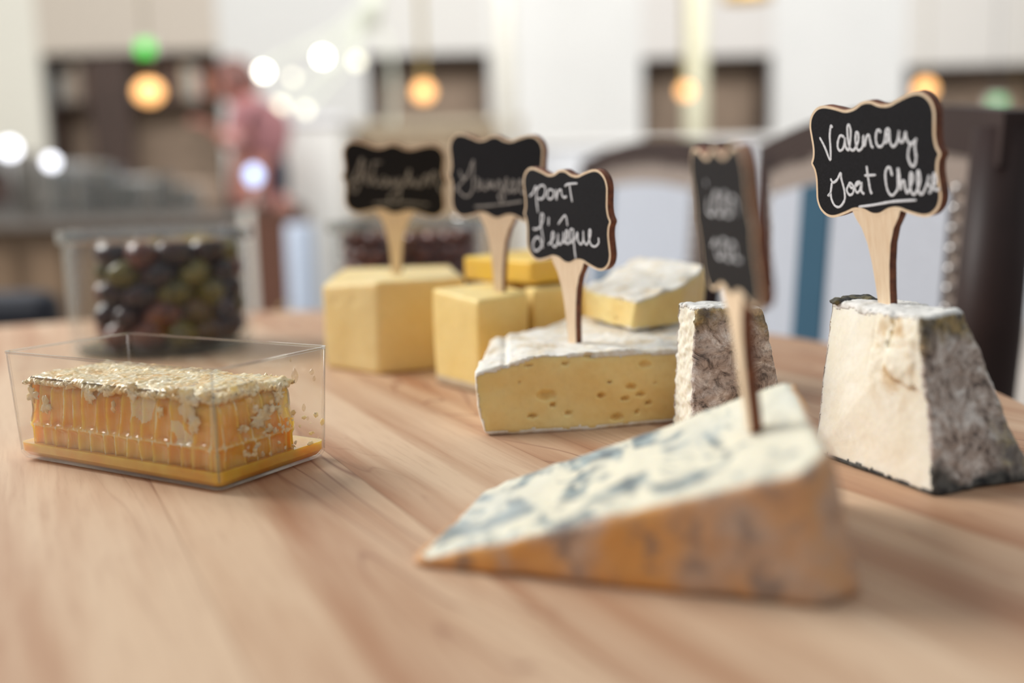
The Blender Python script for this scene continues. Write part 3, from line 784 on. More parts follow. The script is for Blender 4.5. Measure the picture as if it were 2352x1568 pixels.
for px, py, r, f, el in ((432, 925, .0070, 'f', 1.1), (400, 900, .0050, 'f', .8), (205, 905, .0036, 'f', 1.0), (160, 885, .0035, 'f', .5), (245, 895, .0034, 'f', .9), (305, 905, .003, 'f', .9),
                         (350, 905, .003, 'f', .8), (105, 930, .0034, 'f', 1.2), (445, 975, .0036, 'f', 1.2), (475, 905, .0045, 'f', .7), (300, 885, .0042, 'f', .5),
                         (570, 872, .0052, 's', .8), (540, 900, .0042, 's', .7), (600, 960, .0065, 's', .5), (625, 940, .0045, 's', .5), (560, 985, .003, 's', .6),
                         (510, 890, .0045, 's', .5), (640, 905, .0036, 's', .8), (620, 985, .003, 's', .5), (75, 905, .0036, 'f', 1.1), (370, 945, .0016, 'f', 1.8), (262, 935, .0014, 'f', 2.0)):
    c = on_wall(px, py, f); c.z = max(c.z, .012); c.y = max(c.y, Y0 + .0002) ; vs, fs = flake(c, r, f, 10 + k, el)
    vs = [(min(max(a, .0012), X1 + .003), max(b, .0012), z) for a, b, z in vs]
    bm = bmesh.new(); me = pmesh('wax_flake', vs, fs); bm.from_mesh(me); bpy.data.meshes.remove(me)
    link('wax_flake', from_bm('wax_flake', bm), MT['wax'], comb); k += 1
# smear of wax and honey drops on the inner right wall
bm = bmesh.new()
rnd = random.Random(3)
for q in range(70):
    px = rnd.uniform(560, 750); tq = (px - 560) / 190; py = 1045 - rnd.random() ** 1.6 * (150 - 60 * tq) - 40 * tq * 0
    c = on_wall(px, py, 'w'); rr = rnd.uniform(.0004, .0013)
    if c.z < .0095 or c.x > HW - .002: continue
    bmesh.ops.create_icosphere(bm, subdivisions=3, radius=rr, matrix=Matrix.Translation((c.x, WT + .0003 - HT * c.z / HH, c.z)) @ Matrix.Diagonal((rnd.uniform(.7, 1.8), .35, rnd.uniform(.7, 1.3), 1)))
for v in bm.verts: v.co += Vector((noise.noise(v.co * 900), 0, noise.noise(v.co * 900 + Vector((5, 5, 5))))) * .0006
o = link('honey_smear', from_bm('honey_smear', bm), MT['wax'], None); o.location = HO; o.rotation_euler = (0, 0, HTH)
tag(o, 'specks of wax and honey smeared low on the right wall of the tub', 'honey', kind='stuff')
MT['drop'] = clear('honey_drop', (.97, .93, .85, 1), 1.5, .12, .03)
for px, py, r, el in ((672, 862, .0021, 1.7), (711, 853, .0014, 1.1), (717, 868, .0009, 1.6), (661, 825, .0007, 1.5), (655, 930, .0011, 1), (695, 935, .0012, 1.6), (670, 955, .001, .7), (640, 950, .0009, 1.3), (705, 960, .0008, 1.3)):
    c = on_wall(px, py, 'w'); yy = WT + .0002 - HT * c.z / HH
    bm = bmesh.new(); bmesh.ops.create_uvsphere(bm, u_segments=16, v_segments=10, radius=r, matrix=Matrix.Diagonal((1, .45, el, 1)))
    for v in bm.verts:
        if v.co.z > 0: v.co.x *= 1 - .6 * v.co.z / (r * el)
    o = link('honey_drop', from_bm('honey_drop', bm), MT['drop'], None)
    o.location = hside @ Vector((c.x, yy, c.z)); o.rotation_euler = (0, 0, HTH)
    tag(o, 'tiny clear drop clinging to the right wall of the plastic tub', 'drop', 'drops on the wall of the plastic tub')

# ------------------------------------------------------------------ jars and what fills them
MT['glass'] = clear('jar_glass', (.97, .975, .97, 1), 1.35, .0, .03)
MT['glasslip'] = clear('jar_lip_glass', (.80, .81, .79, 1), 1.5, .26, .06)
MT['gbase'] = clear('jar_base_glass', (.70, .74, .70, 1), 1.5, .08, .1)
def jar(x, y, label):
    r = empty('glass_jar', (x, y, 0), label, 'jar')
    R = .0755
    prof = [(0, .0), (R - .006, 0), (R, .004), (R, .088), (R - .0015, .092), (R - .0015, .100), (R - .0045, .100), (R - .0045, .090), (R - .0035, .086), (R - .0035, .010), (R - .010, .006), (0, .006)]
    lathe('jar_body', prof, MT['glass'], r, 72)
    lathe('jar_lip', [(R - .0045, .0935), (R + .003, .0935), (R + .004, .096), (R + .004, .1015), (R + .003, .1045), (R - .0035, .1045), (R - .0045, .102)], MT['glasslip'], r, 72, closed=True)
    lathe('jar_foot', [(0, .0008), (R - .007, .0008), (R - .005, .0058), (0, .0058)], MT['gbase'], r, 60)
    return r
jar(-.3030, .862, 'wide glass jar of large mixed olives behind the plastic tub')
jar(-.1010, 1.000, 'glass jar of small dark red olives behind the leftmost cheese block')
def m_olive(name, a, b, c3):
    m = M(name, .28, coat=.3); n = m.noise(90, 3); q = m.noise(400, 2)
    c = m.ramp(n, [(.3, lin(*a)), (.5, lin(*b)), (.7, lin(*c3))]); m.color(c); m.bump(q, .1, .0004); return m.m
OM = [m_olive('purple_black_olive', (28, 17, 20), (46, 27, 28), (70, 38, 36)), m_olive('red_brown_olive', (70, 36, 32), (104, 56, 44), (124, 76, 54)), m_olive('green_olive', (66, 60, 22), (98, 90, 32), (124, 112, 52))]
def olive_mesh(name, L, Rr):
    bm = bmesh.new(); bmesh.ops.create_uvsphere(bm, u_segments=20, v_segments=14, radius=1)
    for v in bm.verts:
        z = v.co.z; s = 1 + .10 * z; v.co = Vector((v.co.x * Rr * s, v.co.y * Rr * s, z * L))
        if abs(z) > .93: v.co.z *= .975
    return from_bm(name, bm)
ome = []
for i in range(3):
    me = olive_mesh('olive', .0166, .0122); me.materials.append(OM[i]); me.polygons.foreach_set('use_smooth', [True] * len(me.polygons)); ome.append(me)
sme = olive_mesh('small_olive', .0098, .0074); sme.materials.append(m_olive('dark_red_olive', (60, 26, 24), (96, 44, 34), (136, 74, 46))); sme.polygons.foreach_set('use_smooth', [True] * len(sme.polygons))
def place(me, name, loc, rnd, label, group):
    o = bpy.data.objects.new(name, me); COL.objects.link(o); o.location = loc
    o.rotation_euler = (rnd.uniform(1.1, 2.0), rnd.uniform(-.4, .4), rnd.uniform(0, math.pi)); tag(o, label, 'olive', group); return o
rnd = random.Random(8)
LB = ['dark purple olive in the wide jar behind the tub', 'reddish brown olive in the wide jar behind the tub', 'green olive in the wide jar behind the tub']
GP = ['dark purple olives in the wide jar', 'reddish brown olives in the wide jar', 'green olives in the wide jar']
jc = Vector((-.3030 + .009, .862 - .003, 0))
def fill(jc, rings, z0, dz, nl, pick):
    for l in range(nl):
        z = z0 + dz * l
        for ri, (rr, cnt) in enumerate(rings):
            for k in range(cnt):
                a = 2 * math.pi * (k + .5 * (l % 2) + rnd.uniform(-.12, .12)) / cnt
                pick(jc + Vector((rr * math.cos(a), rr * math.sin(a), z + rnd.uniform(-.001, .001))), a, l)
def pk(c, a, l):
    q = rnd.random(); i = 0 if q < .5 else (1 if q < .86 else 2)
    if math.cos(a) > .35 and rnd.random() < .35: i = 2
    place(ome[i], 'olive', c, rnd, LB[i], GP[i])
fill(jc, [(.0480, 11), (.022, 4)], .0185, .0165, 5, pk)
jc2 = Vector((-.1010, 1.000, 0))
def pk2(c, a, l):
    if l < 3 and math.sin(a) > .3: return
    place(sme, 'small_olive', c, rnd, 'small dark red olive in the jar behind the leftmost block', 'small dark red olives in the far jar')
fill(jc2, [(.0600, 20), (.043, 14), (.026, 8), (.009, 3)], .0160, .0140, 6, pk2)

# ------------------------------------------------------------------ chairs
MT['chairwood'] = flat('dark_chair_wood', (48, 33, 30), .5, var=.2, scale=14, spec=.25)
MT['chairwood2'] = flat('brown_chair_rail', (54, 39, 36), .5, var=.15, scale=14, spec=.25)
MT['linen'] = flat('white_linen', (184, 188, 197), .85, var=.05, scale=200)
MT['border'] = flat('taupe_border_fabric', (146, 132, 122), .85, var=.08, scale=200)
MT['teal'] = flat('teal_stripe_fabric', (40, 80, 102), .85, var=.08, scale=200)
MT['nail'] = flat('pewter_nail', (190, 184, 180), .3, .9)
def chair(label, Np, Fp, ztop, stripes, lean=-.05, post=.05):
    """Np / Fp: plan positions of the near and far post; local X runs from near to far, local -Y... faces the table"""
    Np, Fp = Vector(Np), Vector(Fp); L = (Fp - Np).length; ang = math.atan2(Fp.y - Np.y, Fp.x - Np.x)
    r = empty('upholstered_chair', (Np.x, Np.y, -.75), label, 'chair', None, ang); T = .75
    zt = ztop + T; zs = T - .29; k = lean
    def pt(x, y, z): return (x, y + (z - T) * k, z)
    for x in (0, L):
        tube('back_post', [pt(x, 0, .0), pt(x, 0, zs), pt(x, 0, T), pt(x, 0, zt - .012)], [.017, .022, post / 2, post / 2 * .9], MT['chairwood'], r, 12)
    n = 14; pts = []
    bm = bmesh.new()
    for i in range(n + 1):
        u = i / n; x = -.022 + (L + .044) * u; a = .022 * math.sin(math.pi * u)
        pts.append((x, a))
    prev = None; vs, fs = [], []
    for i, (x, a) in enumerate(pts):
        for yy, zz in ((-.018, -.012), (-.018, .030), (.018, .030), (.018, -.012)):
            vs.append(pt(x, yy, zt - .03 + a + zz))
        if i: 
            b = 4 * (i - 1)
            for q in range(4): fs.append((b + q, b + (q + 1) % 4, b + 4 + (q + 1) % 4, b + 4 + q))
    fs += [(0, 1, 2, 3), tuple(4 * n + q for q in (3, 2, 1, 0))]
    me = pmesh('top_rail', vs, fs); bm2 = bmesh.new(); bm2.from_mesh(me); bmesh.ops.recalc_face_normals(bm2, faces=bm2.faces); bm2.to_mesh(me); bm2.free()
    o = link('top_rail', me, MT['chairwood2'], r, smooth=False)
    def panel(name, x0, x1, z0, z1, y, th, m, arch=0):
        vs, fs = [], []; n = 10
        for i in range(n + 1):
            x = x0 + (x1 - x0) * i / n; a = arch * math.sin(math.pi * max(0, min(1, x / L)))
            for yy, zz in ((y, z0), (y, z1 + a), (y + th, z1 + a), (y + th, z0)): vs.append(pt(x, yy, zz))
            if i:
                b = 4 * (i - 1)
                for q in range(4): fs.append((b + q, b + (q + 1) % 4, b + 4 + (q + 1) % 4, b + 4 + q))
        fs += [(0, 1, 2, 3), tuple(4 * n + q for q in (3, 2, 1, 0))]
        me = pmesh(name, vs, fs); b2 = bmesh.new(); b2.from_mesh(me); bmesh.ops.recalc_face_normals(b2, faces=b2.faces); b2.to_mesh(me); b2.free()
        return link(name, me, m, r, smooth=False)
    panel('back_border', .012, L - .012, zs + .06, zt - .035, -.006, .024, MT['border'], .022)
    panel('back_panel', .034, L - .034, zs + .09, zt - .066, .014, .008, MT['linen'], .020)
    for x0, x1 in stripes: panel('stripe', x0, x1, zs + .09, zt - .067, .0225, .0012, MT['teal'], .020)
    for x in (.027, L - .027):
        bm = bmesh.new(); z = zs + .08
        while z < zt - .05:
            bmesh.ops.create_icosphere(bm, subdivisions=1, radius=.0062, matrix=Matrix.Translation(pt(x, .0185, z))); z += .0165
        link('nail_trim', from_bm('nail_trim', bm), MT['nail'], r)
    box('seat', (L / 2, .23, zs - .02), (L + .03, .44, .07), MT['linen'], r, bev=.015)
    box('seat_frame', (L / 2, .23, zs - .075), (L + .01, .42, .045), MT['chairwood'], r)
    for x in (.02, L - .02): tube('front_leg', [(x, .42, 0), (x, .42, zs - .09)], [.014, .022], MT['chairwood'], r, 10)
    return r
CN, CF = Vector((.385, .80, 0)), Vector((.318, 1.22, 0))
dirv = (CF - CN).normalized(); nrm = Vector((-dirv.y, dirv.x, 0))
def along(px, py=560): return (hit(px, py, CN + nrm * .02, nrm) - CN).dot(dirv)
sa, sb = sorted((along(1832), along(1900)))
chair('dark wooden chair with white and teal upholstery, beside the large goat cheese', CN, CF, .178, [(sa, sb)], -.06, .054)
CN1, CF1 = Vector((.293, 1.456, 0)), Vector((.146, 1.86, 0))
chair('farther dark wooden chair with pale upholstery, between the two soft cheese signs', CN1, CF1, .189, [(.30, .345)], -.08, .04)

# ------------------------------------------------------------------ the hall behind
MT['wall'] = flat('white_plaster', (238, 238, 236), .9, var=.02, scale=2)
MT['cream'] = flat('cream_plaster', (232, 230, 220), .9, var=.02, scale=2)
MT['floor'] = flat('pale_stone_floor', (176, 166, 156), .5, var=.08, scale=3)
MT['shelfback'] = flat('brown_shelf_wood', (150, 130, 112), .7, var=.2, scale=8)
MT['shelfdark'] = flat('dark_umber_wood', (70, 54, 48), .6, var=.2, scale=8)
MT['brass'] = flat('brass', (214, 196, 140), .25, .8)
MT['steel'] = flat('brushed_steel', (150, 148, 144), .3, .7)
MT['globe'] = glow('orange_lamp_globe', (255, 190, 120), 2.3)
MT['bulb'] = glow('white_bulb', (255, 254, 240), 11)
MT['bulb2'] = glow('dim_warm_bulb', (244, 240, 214), 2.4)
MT['green'] = glow('green_lit_sign', (10, 168, 40), 3.2)
GY = 9.0; FZ = -.75
def struct(name, c, s, m, rz=0):
    o = box(name, c, s, m); o['kind'] = 'structure'; return o
struct('floor', (0, 4.6, FZ - .05), (16, 12, .1), MT['floor'])
struct('wall_back', (0, GY + .55, 1.6), (16, .1, 4.7), MT['wall'])
struct('wall_left', (-5.3, 6.2, 1.6), (.1, 6.7, 4.7), MT['cream'])
xs = lambda px, Y: (px - 1176) * Y / FPX
zs_ = lambda px, py, Y: P(px, py, Y=Y).z
openings = [(140, 540, 118, 640), (868, 1142, 122, 470), (1482, 1775, 128, 300), (2072, 2420, 148, 300)]
# pilasters and lintels between the built-in bookcases
edges = [(-400, 140), (540, 868), (1142, 1482), (1775, 2072), (2420, 2900)]
for i, (a, b) in enumerate(edges):
    struct('trim_%d' % (i + 1), ((xs(a, GY) + xs(b, GY)) / 2, GY + .25, 1.6), (xs(b, GY) - xs(a, GY), .5, 4.7), MT['cream'] if i == 0 else (MT['wall'] if i > 1 else flat('soft_white_plaster', (222, 222, 220), .9, var=.02)))
for i, (a, b, tp, bt) in enumerate(openings):
    cx = (xs(a, GY) + xs(b, GY)) / 2; zt = zs_((a + b) / 2, tp, GY)
    lintel = flat('lintel_paint_%d' % i, ((204, 194, 182), (226, 224, 220), (230, 226, 222), (232, 228, 222))[i], .9, var=.02)
    struct('trim_%d' % (i + 6), (cx, GY + .25, (zt + 3.95) / 2), (xs(b, GY) - xs(a, GY), .5, 3.95 - zt), lintel)
BC = [flat('book_taupe', (158, 144, 130)), flat('book_grey', (176, 180, 178)), flat('book_umber', (98, 74, 62)), flat('book_slate', (116, 126, 128)), flat('book_rust', (176, 116, 90)), flat('book_sand', (214, 196, 170))]
blab = ['widest built-in bookcase under the green sign', 'built-in bookcase behind the two left chalk signs', 'built-in bookcase between two white pilasters above the far chair', 'rightmost built-in bookcase behind the large goat cheese sign']
rnd = random.Random(4)
for i, (a, b, tp, bt) in enumerate(openings):
    x0, x1 = xs(a, GY), xs(b, GY); zt = zs_((a + b) / 2, tp, GY); zb = FZ; w = x1 - x0
    r = empty('bookcase', ((x0 + x1) / 2, GY + .25, zb), blab[i], 'bookcase'); H = zt - zb
    box('back_board', (0, .2, H / 2), (w - .02, .03, H - .02), MT['shelfback'], r)
    for sx in (-1, 1): box('side_board', (sx * (w / 2 - .02), 0, H / 2), (.03, .38, H - .01), MT['shelfdark'], r)
    box('top_board', (0, 0, H - .02), (w - .05, .38, .035), MT['shelfdark'], r)
    z = H - .42; row = 0; lv = []
    while z > (1.5 if i == 0 else 1.75):
        box('shelf', (0, 0, z), (w - .06, .36, .03), MT['shelfdark'], r); lv.append(z); z -= .4
    lv = lv[:3]
    for z in lv:
        x = -w / 2 + .06
        while x < w / 2 - .16:
            bw = rnd.uniform(.05, .12); bh = rnd.uniform(.24, .33)
            if i == 0 and z == lv[-1] and -.45 < x < -.1: x += .3; continue
            bk = box('book', (0, 0, bh / 2), (bw * .92, .24, bh), rnd.choice(BC)); bk.location = ((x0 + x1) / 2 + x + bw / 2, GY + .24, zb + z + .016)
            tag(bk, 'blurred book on the shelves of the ' + ['widest bookcase', 'second bookcase from the left', 'third bookcase from the left', 'rightmost bookcase'][i], 'book', 'books in the ' + ['widest', 'second', 'third', 'rightmost'][i] + ' bookcase'); x += bw + .004
# dark doorway inside the widest bookcase
o = box('door_1', (xs(285, GY - .1), GY - .02, .35), (.36, .06, 2.2), MT['shelfdark']); o['kind'] = 'structure'
# globe lamps
for px, py, rr, Y, lab, rod in ((342, 211, .066, 6.0, 'orange globe lamp below the green sign', 0), (973, 211, .060, 6.4, 'orange globe lamp above the two left chalk signs', 1), (1575, 209, .046, 6.8, 'orange globe lamp above the far chair', 1),
                                (2125, 205, .064, 7.0, 'orange globe lamp partly behind the large goat cheese sign', 0), (2335, 285, .06, 7.0, 'orange globe lamp cut by the right edge', 0)):
    c = P(px, py, Y=Y); r = empty('globe_lamp', c, lab, 'lamp', 'orange globe lamps along the hall')
    sphere('glass_globe', (0, 0, 0), rr * (1.0 if px != 342 else 1.05), MT['globe'], r, sc=(1.12 if px == 342 else 1, 1, .92))
    lathe('brass_cap', [(0, rr * .9), (.04, rr * .9), (.05, rr * .84), (.03, rr * 1.05), (0, rr * 1.08)], MT['brass'], r, 20)
    tube('rod', [(0, 0, rr), (0, 0, 3.7 - c.z)], .016 if rod else .004, MT['brass'], r, 8)
# slim brass floor poles that stand before the lamps
for px, Y, lab, tp in ((1598, 7.4, 'tall pale brass pole rising above the far chair', -60), (1165, 5.6, 'tall cream post between the two left signs and the white pilaster', -60)):
    c = P(px, 300, Y=Y); r = empty('pole', (c.x, c.y, FZ), lab, 'pole')
    tube('pole_shaft', [(0, 0, .03), (0, 0, 4.4)], .055 if px < 1200 else .085, MT['cream'] if px < 1200 else flat('pale_brass', (246, 242, 214), .5), r, 14); lathe('pole_foot', [(0, 0), (.16, 0), (.15, .03), (0, .035)], MT['brass'], r, 24)
# chandelier of round bulbs
CY = 5.65; c0 = P(850, 40, Y=CY)
r = empty('chandelier', c0, 'chandelier with curved pale arms and bright round bulbs', 'lamp')
def lp(px, py): return P(px, py, Y=CY) - c0
MT['palearm'] = flat('pale_green_enamel', (222, 226, 212), .4)
tube('stem', [lp(850, 60), lp(858, 0), lp(862, -420)], .05, MT['palearm'], r)
for pts in ([(850, 0), (820, 50), (775, 90), (740, 118)], [(850, 10), (840, 60), (825, 100), (820, 130)], [(850, 0), (770, 70), (670, 120), (605, 155)], [(850, 40), (892, 110), (902, 200), (900, 290)], [(850, 20), (780, 130), (690, 200), (648, 235)], [(850, 30), (790, 150), (730, 220), (702, 245)]):
    tube('arm', [lp(*p) for p in catmull(pts, 5)], .012, MT['palearm'], r, 8)
for px, py, rr, m_ in ((605, 165, .026, 'bulb'), (741, 131, .026, 'bulb'), (820, 141, .026, 'bulb2'), (645, 243, .027, 'bulb2'), (702, 252, .022, 'bulb2'), (672, 178, .018, 'bulb2')):
    q = sphere('bulb', lp(px, py), rr, MT[m_], r, 16)
# golden pendant shade at the top edge
c = P(1715, -12, Y=5.5); r = empty('pendant_lamp', c, 'golden pendant lamp cut by the top edge', 'lamp')
lathe('shade', [(.02, .14), (.10, .06), (.135, -.02), (.13, -.02), (.09, .05), (.02, .13)], flat('gold_shade', (226, 186, 96), .35, .5), r, 32); tube('cord', [(0, 0, .13), (0, 0, 2.2)], .006, MT['darkwood'], r, 6)
# green lit sign
c = P(333, 108, Y=7.6); r = empty('exit_sign', c, 'small green lit sign hanging before the widest bookcase', 'sign')
box('sign_housing', (0, .03, 0), (.11, .05, .11), MT['cream'], r); box('lit_face', (0, 0, -.008), (.095, .012, .085), MT['green'], r); tube('hanger', [(0, .03, .0375), (0, .03, 3.7 - c.z)], .006, MT['steel'], r, 6)
c = P(2292, 236, Y=7.6); r = empty('exit_sign', c, 'faint green lit sign close to the right edge', 'sign')
box('sign_housing', (0, .03, 0), (.12, .05, .1), MT['cream'], r); box('lit_face', (0, 0, 0), (.09, .012, .06), glow('faint_green', (120, 200, 140), .9), r); tube('hanger', [(0, .03, .05), (0, .03, 3.7 - c.z)], .006, MT['steel'], r, 6)

# service counter on the left with steel gear
Y = 4.2; cx0, cx1 = xs(-60, Y), xs(590, Y); ztop_ = zs_(300, 505, Y)
r = empty('service_counter', ((cx0 + cx1) / 2, Y + .35, FZ), 'brown panelled service counter behind the olive jar', 'counter')
hgt = ztop_ - FZ; wd = cx1 - cx0
box('counter_body', (0, 0, hgt / 2), (wd, .6, hgt - .04), flat('brown_panel', (112, 92, 72), .6, var=.2, scale=3), r)
for k in range(6): box('panel_moulding', (-wd / 2 + (k + .5) * wd / 6, -.31, hgt / 2), (wd / 6 - .06, .02, hgt - .2), flat('panel_tone', (128, 106, 84), .6, var=.15, scale=3), r)
box('worktop', (0, -.02, hgt), (wd + .05, .7, .04), flat('grey_stone', (124, 118, 112), .4), r)
rnd = random.Random(6)
for px, py0, w_, h_, lab in ((35, 500, .26, .30, 'steel coffee machine at the left end of the counter'), (200, 500, .24, .24, 'grey steel warmer beside the coffee machine'), (345, 505, .26, .17, 'low steel tray unit on the middle of the counter'), (466, 505, .2, .14, 'beige box at the right end of the counter')):
    x = xs(px, Y + .45); r = empty('counter_appliance', (x, Y + .45, ztop_ + .02), lab, 'appliance')
    m_ = MT['steel'] if px < 400 else flat('beige_card', (160, 140, 122), .7)
    box('housing', (0, 0, h_ / 2), (w_, .3, h_), m_, r, bev=.02); box('front_panel', (0, -.155, h_ * .45), (w_ * .8, .012, h_ * .5), MT['shelfdark'] if px < 100 else flat('grey_panel', (120, 116, 110), .4), r)
    tube('handle', [(-w_ * .3, -.18, h_ * .8), (w_ * .3, -.18, h_ * .8)], .008, MT['steel'], r, 8)
for px, py, rr, lab in ((22, 342, .036, 'bright white glint at the left edge above the coffee machine, added as a glowing ball'), (118, 372, .026, 'bright white glint above the coffee machine, added as a glowing ball')):  # glints among the steel gear, made as added glowing balls on stems
    c = P(px, py, Y=Y + .12); r = empty('counter_glint', c, lab, 'lamp'); sphere('glint_ball', (0, 0, 0), rr, glow('cool_white_glint', (244, 246, 255), 4), r, 16)
    tube('glint_stem', [(0, 0, -rr), (0, 0, ztop_ + .02 - c.z)], .008, MT['steel'], r, 8); lathe('glint_foot', [(0, 0), (.05, 0), (.05, .01), (0, .012)], MT['steel'], r, 20, loc=(0, 0, ztop_ + .02 - c.z))
# stacked glasses on the counter
for k, (px, hh) in enumerate(((150, .2), (215, .17), (266, .2), (312, .14), (385, .16), (432, .12))):
    c = P(px, 500, Y=Y + .05); o = lathe('drinking_glass', [(0, 0), (.034, 0), (.042, hh), (.039, hh), (.032, .006), (0, .006)], MT['glasslip'], None, 20, loc=(c.x, c.y, ztop_ + .0205))
    tag(o, 'drinking glass standing along the front of the service counter', 'glass', 'glasses on the service counter')
# dark bag lower left, brown stool box and pale cloth at the right end of the counter
Yb = 1.9; r = empty('dark_seat', (xs(-20, Yb), Yb, FZ), 'dark navy seat back beyond the left table edge', 'seat')
zt = zs_(30, 668, Yb) - FZ
box('seat_back', (0, 0, zt - .2), (.26, .07, .4), flat('navy_leather', (22, 26, 38), .5), r, bev=.03); box('seat_cushion', (0, .2, zt - .42), (.26, .34, .08), flat('navy_cushion', (24, 28, 40), .5), r, bev=.02)
for sx in (-.11, .11): tube('leg', [(sx, .0, 0), (sx, .0, zt - .4)], .014, MT['darkwood'], r); tube('leg', [(sx, .34, 0), (sx, .34, zt - .45)], .014, MT['darkwood'], r)
Yc = 3.4; xa, xb = xs(585, Yc), xs(672, Yc); zt = zs_(630, 478, Yc)
r = empty('side_cabinet', ((xa + xb) / 2, Yc + .2, FZ), 'narrow reddish brown side cabinet right of the olive jar', 'cabinet')
box('cabinet_body', (0, 0, (zt - FZ) / 2), (xb - xa, .36, zt - FZ), flat('reddish_brown_wood', (96, 62, 46), .5, var=.12), r, bev=.004); box('door', (0, -.19, (zt - FZ) / 2), (xb - xa - .03, .02, zt - FZ - .1), flat('reddish_door', (102, 66, 50), .5, var=.12), r); sphere('knob', ((xb - xa) * .3, -.21, (zt - FZ) * .6), .012, MT['brass'], r, 12)
Yd = 3.0; xa, xb = xs(652, Yd), xs(715, Yd); zt = zs_(680, 515, Yd)
r = empty('draped_stand', ((xa + xb) / 2, Yd + .1, FZ), 'stand draped in pale blue cloth, left of the leftmost cheese block', 'stand')
bm = bmesh.new(); n = 60; vs, fs = [], []
for j, z in enumerate((0, (zt - FZ) * .5, zt - FZ - .01, zt - FZ)):
    for k in range(n):
        a = 2 * math.pi * k / n; rr = (xb - xa) * .52 * (1 + (.10 if j < 2 else .03) * math.sin(9 * a) * (j < 3)) * (1 if j < 3 else .9)
        vs.append((rr * math.cos(a), rr * math.sin(a), z))
for j in range(3):
    for k in range(n): fs.append((j * n + k, j * n + (k + 1) % n, (j + 1) * n + (k + 1) % n, (j + 1) * n + k))
fs.append(tuple(range(3 * n, 4 * n))); bm.free()
link('drape', pmesh('drape', vs, fs), flat('pale_blue_cloth', (196, 208, 226), .8, var=.04), r)
# white plinth and beige cabinet
Ye = 5.35; xa, xb = xs(660, Ye), xs(800, Ye); zt = zs_(720, 282, Ye)
r = empty('white_plinth', ((xa + xb) / 2, Ye + .25, FZ), 'tall white plinth left of the leftmost chalk sign', 'plinth')
box('plinth_body', (0, 0, (zt - FZ) / 2), (xb - xa, .5, zt - FZ), flat('white_paint', (218, 218, 214), .7, var=.02), r); box('plinth_cap', (0, 0, zt - FZ + .015), (xb - xa + .04, .54, .03), flat('white_cap', (230, 232, 236), .6, var=.02), r)
Yf = 5.9; xa, xb = xs(780, Yf), xs(1208, Yf); zt = zs_(1000, 292, Yf)
r = empty('beige_cabinet', ((xa + xb) / 2, Yf + .25, FZ), 'long beige wooden cabinet behind the two left chalk signs', 'cabinet')
bw_ = flat('taupe_wood', (142, 124, 100), .6, var=.08, scale=4)
box('cabinet_body', (0, 0, (zt - FZ) / 2), (xb - xa, .5, zt - FZ), bw_, r)
box('cabinet_top', (0, 0, zt - FZ + .02), (xb - xa + .03, .54, .04), flat('pale_taupe_top', (186, 174, 152), .5, var=.05), r)
for k in range(3): d = box('door', (-(xb - xa) / 2 + (k + .5) * (xb - xa) / 3, -.26, (zt - FZ) / 2), ((xb - xa) / 3 - .02, .02, zt - FZ - .1), flat('taupe_door', (150, 132, 108), .6, var=.08, scale=4), r); sphere('knob', ((xb - xa) / 9, -.02, .2), .014, MT['brass'], d, 12, off=Vector((0, 0, 0)))
# low white cabinet right of the pole, behind the chairs
Yg = 6.5; xa, xb = xs(1240, Yg), xs(2500, Yg); zt = zs_(1560, 330, Yg)
r = empty('low_partition', ((xa + xb) / 2, Yg, FZ), 'long low white partition across the hall behind both chairs', 'partition')
box('partition_body', (0, 0, (zt - FZ) / 2), (xb - xa, .12, zt - FZ), flat('cool_white_paint', (222, 226, 232), .8, var=.02), r); box('partition_cap', (0, 0, zt - FZ + .015), (xb - xa, .18, .03), MT['wall'], r)

# ------------------------------------------------------------------ the person at the counter
Yp = 5.0
MT['skin'] = flat('skin', (196, 134, 120), .55, var=.05, sss=.1); MT['pinkshirt'] = flat('dusty_pink_sleeve', (196, 150, 148), .8, var=.06)
MT['apron'] = flat('navy_apron', (26, 30, 52), .8, var=.1); MT['hair'] = flat('reddish_brown_hair', (104, 66, 58), .6, var=.2, scale=60); MT['lav'] = flat('lavender_shirt', (158, 108, 112), .8, var=.06)
pr = empty('person', P(585, 600, Y=Yp).xy.to_3d() + Vector((0, 0, FZ)), 'person in navy apron and dusty pink shirt leaning over the counter', 'person')
pb_ = pr.location
def pp(px, py, dy=0): return P(px, py, Y=Yp + dy) - pb_
def skin_body(name, nodes, links, mat, parent, sub=2):
    me = bpy.data.meshes.new(name); me.from_pydata([n[0] for n in nodes], links, []); o = bpy.data.objects.new(name, me); COL.objects.link(o)
    sk = o.modifiers.new('s', 'SKIN'); 
    for v, n in zip(me.skin_vertices[0].data, nodes): v.radius = (n[1], n[1] if len(n) < 3 else n[2])
    me.skin_vertices[0].data[0].use_root = True
    ss = o.modifiers.new('ss', 'SUBSURF'); ss.levels = ss.render_levels = sub
    dg = bpy.context.evaluated_depsgraph_get(); m2 = bpy.data.meshes.new_from_object(o.evaluated_get(dg)); bpy.data.objects.remove(o); bpy.data.meshes.remove(me)
    return link(name, m2, mat, parent)
hip = Vector((.02, .05, .86)); ch = pp(598, 300); nk = pp(565, 232); hd = pp(545, 196)
def V(*a): return Vector(a)
shL, shR = ch + V(-.02, -.15, .06), ch + V(.04, .16, .06)
elL, haL = pp(540, 330, -.2), pp(500, 305, -.25)
elR, haR = pp(628, 385, .1), pp(640, 440, .0)
